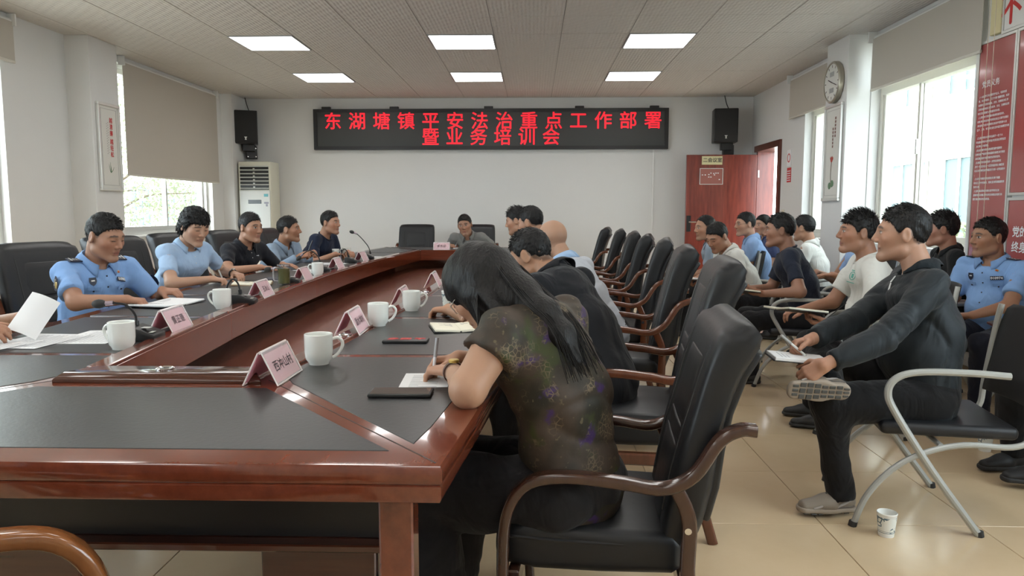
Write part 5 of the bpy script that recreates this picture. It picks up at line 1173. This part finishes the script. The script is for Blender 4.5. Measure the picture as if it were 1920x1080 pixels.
# ---- audience along the right wall
AZ = .49
def lap(P, f, z=.60, fw=.28, sp=.10):
    f = nz((*f, 0)); lt = np.cross(f, UPV); P = np.array(P); B = P+f*fw; B[2] = z
    return {'R': (tuple(B+lt*sp), tuple(f-lt*.6), (0, 0, -1), 'relax'), 'L': (tuple(B-lt*sp), tuple(f+lt*.6), (0, 0, -1), 'relax')}
pp['A1'] = person('man with receding dark hair and pale shirt beside the red door', (1.86, 7.32, AZ), (1.617, 7.10, 1.06), (-.95, .2), (-.93, -.25, -.08), lap((1.86, 7.32, AZ), (-.95, .2)), hair='thin', shirt=dict(name='bluegrey', col=(.34, .42, .52)), seed=13, res=1.25)
pp['A2'] = person('man in white polo shirt bending forward over his notes', (1.84, 6.28, AZ), (1.514, 6.20, 1.005), (-.95, -.15), (-.72, -.48, -.45), {'R': ((1.42, 6.38, .66), (-.9, -.2, -.2), (0, 0, -1), 'pen'), 'L': ((1.42, 6.02, .64), (-.9, .1, -.2), (0, 0, -1), 'relax')}, shirt=dict(name='whitepolo', col=(.70, .70, .66)), eyes='down', seed=14, skin=(.42, .22, .14), build=1.06)
pp['A3'] = person('man with glasses and light blue shirt in the back row near the door', (2.36, 7.72, AZ), (2.13, 7.60, 1.085), (-.95, .2), (-.97, -.15, -.05), lap((2.36, 7.72, AZ), (-.95, .2)), shirt=dict(name='lightblue', col=(.28, .42, .68)), seed=15, res=1.2, skin=(.45, .25, .165))
pp['A4'] = person('woman with black tied-back hair in navy and blue by the doorway', (2.76, 8.66, AZ), (2.609, 8.60, 1.06), (-.95, -.1), (-.88, -.42, -.05), lap((2.76, 8.66, AZ), (-.95, -.1)), hair='tied', female=True, shirt=dict(name='navyblue', col=(.05, .07, .16)), seed=16, res=1.25, skin=(.46, .27, .19))
pp['A5'] = person('man in white polo shirt sitting by the picture column, face turned away', (2.67, 7.02, AZ), (2.501, 7.00, 1.06), (-.85, .5), (-.72, .66, -.05), lap((2.67, 7.02, AZ), (-.85, .5)), shirt=dict(name='whitepolo', col=(.70, .70, .66)), seed=17, res=1.2, stubble=.3)
pp['A6'] = person('man in dark navy T-shirt holding a notebook on his lap', (1.93, 5.28, AZ), (1.727, 5.30, 1.08), (-.93, .25), (-.93, .28, -.02), {'R': ((1.53, 5.36, .665), (-.9, -.3, -.1), (.1, -.2, -1), 'relax'), 'L': ((1.55, 5.05, .665), (-.85, .4, .0), (0, .3, .9), 'hold')}, shirt=dict(name='navytee', col=(.016, .021, .036), collar='crew'), seed=18, skin=(.30, .15, .095), build=1.04)
pp['A7'] = person('man in white T-shirt with an open black notebook on his knees', (2.0, 4.22, AZ), (1.818, 4.25, 1.095), (-.95, .15), (-.96, .12, .03), {'R': ((1.56, 4.36, .645), (-.9, -.25, -.05), (.1, -.1, -1), 'relax'), 'L': ((1.575, 3.99, .625), (-.9, .3, -.02), (.0, .2, .9), 'hold')}, hair='spiky', shirt=dict(name='whitetee', col=(.64, .64, .60), collar='crew'), seed=19, skin=(.34, .17, .105), build=1.06, belly=.08)
pp['A8'] = person('man in dark teal-black jacket with crossed legs writing, front of the audience', (1.585, 3.02, .485), (1.53, 3.15, 1.12), (-.95, .18), (-.90, .36, .0), {'R': ((1.125, 3.02, .70), (-.92, -.2, -.2), (.1, -.5, -.8), 'pen'), 'L': ((1.105, 2.80, .645), (-.75, .2, -.55), (.3, .6, -.4), 'relax')}, N=(1.59, 3.10, .975), shirt=dict(name='jacket', col=(.012, .017, .021), sleeve='long', collar='jacket', rough=.6), trousers=(.006, .006, .007), shoes=(.23, .19, .15), seed=20, skin=(.42, .23, .15), build=1.08, belly=.05, stubble=.7,
    feet={'L': ((1.235, 2.94, .088), (-.99, -.1, 0)), 'R': ((1.135, 2.86, .555), (-1, .0, .05), (.05, 1, .25))}, knees={'L': (-.7, -.05, .75), 'R': (-.3, 1., .35)}, poles={'R': (.1, .5, -.9), 'L': (.35, -.5, -.8)})
pp['A9'] = person('man with tousled hair and black shirt in front of the bright window', (2.93, 5.22, AZ), (2.80, 5.22, 1.09), (-.95, .15), (-.86, .45, -.02), lap((2.93, 5.22, AZ), (-.95, .15)), hair='spiky', shirt=dict(name='blackshirt', col=(.010, .011, .012), collar='polo'), seed=21, skin=(.40, .20, .135))
pp['A10'] = person('policeman in pale blue uniform seated by the red board', (2.87, 4.62, AZ), (2.749, 4.60, 1.055), (-.88, -.46), (-.97, -.10, -.02), {'R': ((2.50, 4.55, .64), (-.8, -.5, -.1), (0, 0, -1), 'relax'), 'L': ((2.52, 4.30, .63), (-.85, .45, -.1), (0, 0, -1), 'relax')}, shirt=PB, trousers=(.012, .014, .025), seed=22, skin=(.34, .175, .105), build=1.06, belly=.08)
pp['A11'] = person('person in black at the right edge, only hands, legs and black sneakers in view', (2.62, 3.38, AZ), (2.60, 3.42, 1.10), (-.97, -.05), (-.95, .1, -.1), {'R': ((2.23, 3.42, .70), (-.95, -.3, -.1), (0, -.2, -1), 'hold'), 'L': ((2.23, 3.24, .69), (-.9, .4, 0), (.1, .3, .9), 'hold')}, shirt=dict(name='black3', col=(.011, .011, .012)), trousers=(.010, .010, .011), shoes=(.012, .012, .013), seed=23, feet={'R': ((2.27, 3.50, .078), (-.97, -.2, 0)), 'L': ((2.25, 3.25, .095), (-.97, .1, .02))})
pp['A12'] = person('person in pale blue hidden behind the man in the white T-shirt', (2.66, 6.14, AZ), (2.60, 6.10, 1.06), (-.95, .1), (-.95, .15, 0), {'R': ((2.34, 6.2, .72), (-.95, -.1, 0), (0, 0, -1), 'flat'), 'L': ((2.36, 5.92, .72), (-.95, .05, .0), (0, 0, -1), 'flat')}, shirt=dict(name='lightblue', col=(.28, .42, .68)), seed=24, res=1.3)
# ================================================================== CLOTHING DETAILS AND HAND-HELD THINGS
from mathutils.bvhtree import BVHTree
def part_of(R_, name): return [c for c in R_['root'].children if c.name.split('.')[0] == name][0]
def surf(R_, o, d, name='shirt'):
    ob = part_of(R_, name); me = ob.data
    if 'bvh_'+name not in R_: R_['bvh_'+name] = BVHTree.FromPolygons([v.co for v in me.vertices], [tuple(p.vertices) for p in me.polygons])
    h = R_['bvh_'+name].ray_cast(Vector(np.array(o)-R_['org']), Vector(d).normalized())
    if h[0] is None: return None
    return np.array(h[0])+R_['org'], np.array(h[1])
def chest(R_, a, b, name, w, h, m, geo=None, th=.004, parent=None, lift=.0015):
    """plate on the chest: a metres to the wearer's right, b up from the chest centre"""
    r = surf(R_, R_['Ch']+R_['f']*.5+R_['lat']*a+R_['tu']*b, -R_['f'])
    if r is None: return None
    p, n = r
    if n @ R_['f'] < 0: n = -n
    x = -R_['lat']; x = nz(x-n*(x @ n)); y = np.cross(n, x)
    return patch(R_, name, p+n*lift, x, y, w, h, m, th, parent, geo)
M_navy = mat('badge_navy', (.010, .014, .035), .5); M_gold = mat('badge_gold', (.55, .38, .10), .4, metal=.4)
def police(R_, num):
    for s, k in (('R', 1), ('L', -1)):
        c = R_['N']*.35+R_['S'][s]*.65; r = surf(R_, c+R_['tu']*.4, -R_['tu'])
        if r is None: continue
        p, n = r; n = n if n @ R_['tu'] > 0 else -n; x = nz(R_['lat']*k-n*(R_['lat']*k @ n)); y = np.cross(n, x)
        e = patch(R_, 'epaulette', p+n*.003, x, y, .085, .05, M_navy, .006)
        for q in range(4): patch(R_, 'silver_mark', p+n*.0092+x*(-.015+.015*q), x, y, .006, .012 if q < 3 else .04, M_silver, .002, e, geo=xf(box(-.0035, .0035, -.0055, .0055, 0, .002), Matrix.Rotation(.78, 4, 'Z')) if q < 3 else None)
    pl = chest(R_, -.075, -.005, 'name_plate', .068, .024, M_navy)
    chest(R_, -.075, -.005, 'plate_number', 0, 0, M_paper, text_geo(num, .021, .0006, .0002), parent=pl, lift=.0065)
    chest(R_, -.070, .038, 'party_badge', .018, .014, M_gold); chest(R_, -.070, .036, 'party_badge_red', .010, .008, mat('badge_red', (.5, .03, .03), .4), th=.006)
    sh_ = prism([(-.016, .02), (.016, .02), (.018, .0), (.012, -.014), (0, -.024), (-.012, -.014), (-.018, 0)], 0, .003)
    bd = chest(R_, .075, -.005, 'chest_shield', 0, 0, M_navy, sh_); chest(R_, .075, -.002, 'shield_marks', .018, .008, M_silver, th=.0045, parent=bd)
    dk = cloth('police_seam', (.13, .24, .46))
    for a in (.075, -.075):
        chest(R_, a, -.045, 'pocket_flap', .060, .022, cloth('police_flap', (.20, .35, .63)), th=.0025); chest(R_, a, -.058, 'pocket_button', .008, .008, M_navy, th=.006)
    for b in (.02, -.04, -.10, -.16): chest(R_, .004, b, 'button', .008, .008, M_navy, th=.004)
    # shoulder patch on both sleeves
    for s, k in (('R', 1), ('L', -1)):
        c = R_['S'][s]*.62+R_['El'][s]*.38; r = surf(R_, c+R_['lat']*k*.4, -R_['lat']*k)
        if r is None: continue
        p, n = r; n = n if n @ (R_['lat']*k) > 0 else -n; y = nz(R_['S'][s]-R_['El'][s]); x = np.cross(y, n)
        g = prism([(-.03, .03), (0, .04), (.03, .03), (.034, -.005), (.022, -.03), (0, -.044), (-.022, -.03), (-.034, -.005)], 0, .003)
        e = patch(R_, 'sleeve_patch', p+n*.002, x, y, 0, 0, M_navy, geo=g); patch(R_, 'patch_emblem', p+n*.0052-y*.008, x, y, 0, 0, M_gold, parent=e, geo=lathe([(0, 0), (.017, 0), (.015, .002), (0, .003)], 16)); patch(R_, 'patch_letters', p+n*.0052+y*.019, x, y, .036, .010, M_silver, .0015, e)
police(pp['L1'], '010982'); police(pp['A10'], '010974')
# T-shirt print, polo logos, button plackets
gp = mat('print_green', (.10, .35, .28), .7)
chest(pp['A7'], -.06, -.0, 'chest_print', 0, 0, gp, join(lathe([(.020, 0), (.024, 0), (.024, .001), (.020, .001)], 20, True), box(-.008, .008, -.012, .012, 0, .001), box(-.03, .03, -.040, -.036, 0, .001), box(-.016, .016, .028, .033, 0, .001)))
chest(pp['L3'], -.07, .0, 'chest_logo', 0, 0, M_paper, join(box(-.02, .004, -.002, .002, 0, .001), box(.006, .014, -.004, .006, 0, .001)))
for k in ('L1', 'L2', 'L3', 'C1', 'A2', 'A10'):
    for b in ((.045, .0, -.045) if k not in ('L1', 'A10') else ()): chest(pp[k], .0, b+.03, 'placket_button', .006, .006, M_silver, th=.003)
# watches
def watch(R_, s, strap, dial):
    W_ = R_['Wr'][s]; d = nz(W_-R_['El'][s]); c = W_-d*.022; M = basis(tuple(np.cross(d, UPV)), tuple(np.cross(np.cross(d, UPV), d)), tuple(c-R_['org']))
    o = obj('watch_strap', xf(lathe([(.0265, -.008), (.0295, -.008), (.0295, .008), (.0265, .008)], 22, True), M), strap, R_['root'])
    obj('watch_case', xf(move(xf(lathe([(0, 0), (.014, 0), (.014, .006), (.012, .008), (0, .008)], 18), Matrix.Rotation(-math.pi/2, 4, 'X')), (0, .028, 0)), M), dial, o)
watch(pp['R1'], 'L', mat('strap_brown', (.06, .02, .012), .4), M_gold); watch(pp['L2'], 'L', M_black, M_chrome)
# glasses
def glasses(R_, m):
    h = R_['head']; g = []
    for s in (1, -1):
        ring = [h(s*.033+.021*math.cos(a), .094-.010*abs(math.cos(a)), .008+.015*math.sin(a)) for a in np.linspace(0, 2*math.pi, 17)]; g.append(tube(ring, .0013, 5)); g.append(tube([h(s*.055, .085, .012), h(s*.074, .055, .012), h(s*.080, -.005, .012)], .0012, 5))
    g.append(tube([h(-.012, .097, .010), h(.012, .097, .010)], .0013, 5)); o = join(*g)
    obj('spectacles', ([tuple(np.array(v)-R_['org']) for v in o[0]], o[1]), m, R_['root'])
glasses(pp['A3'], M_black); glasses(pp['R1'], M_silver)
# jacket of the front man: white undershirt collar and zip
R_ = pp['A8']; c0 = R_['N']+R_['tu']*.012; na = nz(R_['head'](0, -.035, -.05)-R_['N']); lt = R_['lat']; fw = np.cross(na, lt); fw = fw if fw @ R_['f'] > 0 else -fw
rg = [c0+lt*(.064*math.sin(a))+fw*(.068*math.cos(a)+.006)+na*(.012-.022*max(0, math.cos(a))) for a in np.linspace(-math.pi, math.pi, 25)]
obj('undershirt_collar', xf(tube(rg, .0065, 8), Matrix.Translation(-Vector(R_['org']))), M_paper, R_['root'])
for b in (.03, .0): chest(R_, .0, b+.04, 'undershirt_placket', .010, .032, M_paper, th=.004)
chest(R_, .0, -.10, 'zip', .006, .20, M_black, th=.003)
# sneakers of the front man: panels, laces and a treaded sole
def sneaker(R_, s, an, d, up):
    an = np.array(an); d = nz(d); up = nz(np.array(up, float)-d*np.dot(up, d)); lt = np.cross(d, up); sc = .92
    sho = [c for c in R_['root'].children if c.name.split('.')[0] == 'shoe']; sho = sho[0 if s == 'L' else 1]; sol = sho.children[0]
    pt = lambda a, b, c: an+lt*a*sc+d*b*sc+up*(c*sc)-R_['org']
    for k in range(5): obj('lace', tube([tuple(pt(-.024, .045+.014*k, .000-.0065*k)), tuple(pt(0, .048+.014*k, .010-.0070*k)), tuple(pt(.024, .045+.014*k, .000-.0065*k))], .0028, 6), M_black, sho)
    for q in (-1, 1):
        for (b0, c0_, b1, c1, r, m) in ((-.03, -.02, .03, -.045, .012, 'a'), (.03, -.03, .07, -.05, .010, 'b'), (.08, -.035, .13, -.052, .011, 'a'), (-.05, -.045, .12, -.058, .008, 'c')):
            obj('side_panel', tube([tuple(pt(q*.034, b0, c0_)), tuple(pt(q*.040, (b0+b1)/2, (c0_+c1)/2)), tuple(pt(q*(.041 if b1 < .1 else .034), b1, c1))], r*.42, 8), mat('panel_'+m, {'a': (.34, .30, .27), 'b': (.42, .17, .12), 'c': (.12, .10, .085)}[m], .6), sho)
    tr = []
    for b in np.linspace(-.050, .158, 8):
        hw = float(np.interp(b, [-.065, -.03, .03, .09, .14, .18], [.018, .034, .030, .042, .040, .016]))
        for a in np.linspace(-hw, hw, 4)[:3]:
            w = hw*2/3-.006
            if w > .004: tr.append(xf(box(.003, w, -.011, .011, -.004, .001, .0015), basis(tuple(lt), tuple(d), tuple(pt(a, b, -.076)))))
    o = obj('tread', join(*tr), mat('tread_grey', (.075, .075, .07), .8), sol); o['kind'] = 'stuff'
sneaker(pp['A8'], 'L', (1.235, 2.94, .088), (-.99, -.1, 0), (0, 0, 1)); sneaker(pp['A8'], 'R', (1.135, 2.86, .555), (-1, 0, .05), (.05, 1, .25))
# pens held in hands
def hand_pen(R_, s, label, col, tilt, ln=.145):
    tip, th = R_['tips'][s]; m = (tip+th)/2; t = nz(tilt); pen(tuple(m-t*.035), tuple(m+t*(ln-.035)), label, col)
hand_pen(pp['R1'], 'R', 'clear pen in the hand of the long-haired woman', (.70, .70, .74), (.10, .12, .95))
hand_pen(pp['L1'], 'R', 'white pen in the policeman’s hand at the table', (.76, .76, .76), (-.8, -.3, .3))
hand_pen(pp['L2'], 'R', 'white pen in the hand of the woman in pale blue', (.74, .75, .75), (-.35, -.05, .95))
hand_pen(pp['C1'], 'R', 'pen in the hand of the man at the far end', (.30, .30, .30), (.2, .3, .9))
hand_pen(pp['A8'], 'R', 'white pen in the hand of the man in the dark jacket', (.77, .77, .75), (-.75, -.15, .6))
hand_pen(pp['L4'], 'R', 'dark pen sticking up from the clasped hands', (.05, .05, .05), (.35, .1, .9), .16)
# papers and notebooks
paper(-.295, 2.02, Z0, .05, 'small white printed sheet under the long-haired woman’s hands', .13, .17)
notebook(-.30, 2.93, Z0, .25, 'open black notebook with cream pages before the man in black', .10, .19, .010, page=M_cream)
notebook(-1.83, 3.66, Z0, 1.35, 'open notebook with white pages before the policeman at the table', .15, .21, .008)
notebook(-1.80, 4.72, Z0, .3, 'open cream notebook before the woman in pale blue', .12, .19, .008, page=M_cream, cover=(.35, .22, .10))
notebook(-1.84, 5.02, Z0, .2, 'dark closed notebook beyond the cream notebook', .15, .20, .012, opened=False, page=mat('dark_page', (.03, .03, .05), .5))
paper(-1.78, 5.88, Z0, 1.2, 'white sheet under the hand of the man in the black polo', .15, .21)
paper(-1.83, 6.62, Z0, 1.3, 'white sheet before the man in the grey-blue shirt', .21, .29)
paper(-1.60, 7.62, Z0, 1.3, 'white sheet beyond the far left mug', .21, .29)
paper(-.92, 9.55, Z0, .1, 'white sheet before the man at the far end', .21, .29)
paper(-1.62, 2.70, Z0, 1.62, 'white printed sheet on the pile at the near left mug', .297, .21)
paper(-1.78, 2.60, Z0+.0015, 1.50, 'white printed sheet fanned out on top of the near left pile', .297, .21)
paper(-1.88, 2.47, Z0+.0032, 1.40, 'white printed sheet nearest the left edge under the black pen', .297, .21)
pen((-1.93, 2.40, Z0+.010), (-1.79, 2.405, Z0+.010), 'black pen lying on the papers at the left edge', (.03, .03, .03))
paper(-1.80, 2.62, .842, .25, 'white sheets held up at the left edge', .10, .16, rot=(1.0, .45), lines=False, curl=.012)
notebook(1.42, 5.02, .69, 1.35, 'dark notebook held by the man in the navy T-shirt', .13, .20, .010, opened=False, page=M_cream, rot=(.1, .25))
notebook(1.42, 4.06, .675, 1.72, 'open black notebook on the knees of the man in the white T-shirt', .15, .22, .010, page=M_cream, rot=(.12, .1))
notebook(1.04, 2.86, .635, 1.5, 'white notebook under the pen of the man in the dark jacket', .15, .21, .014, opened=False, rot=(.08, .0))
notebook(1.30, 6.22, .655, 1.5, 'white notes on the knees of the bending man in white', .14, .2, .01, opened=False, rot=(0, .05))
t = thing('smartphone', 'dark red smartphone held at the right edge by the person in black', 'phone', (2.10, 3.33, .725), .1); t.rotation_euler = (.2, -.2, .1)
obj('body', box(-.075, .075, -.036, .036, 0, .011, .004, 2), mat('phone_red', (.06, .015, .02), .3), t); obj('screen', box(-.07, .07, -.032, .032, .0108, .0116), M_black, t)
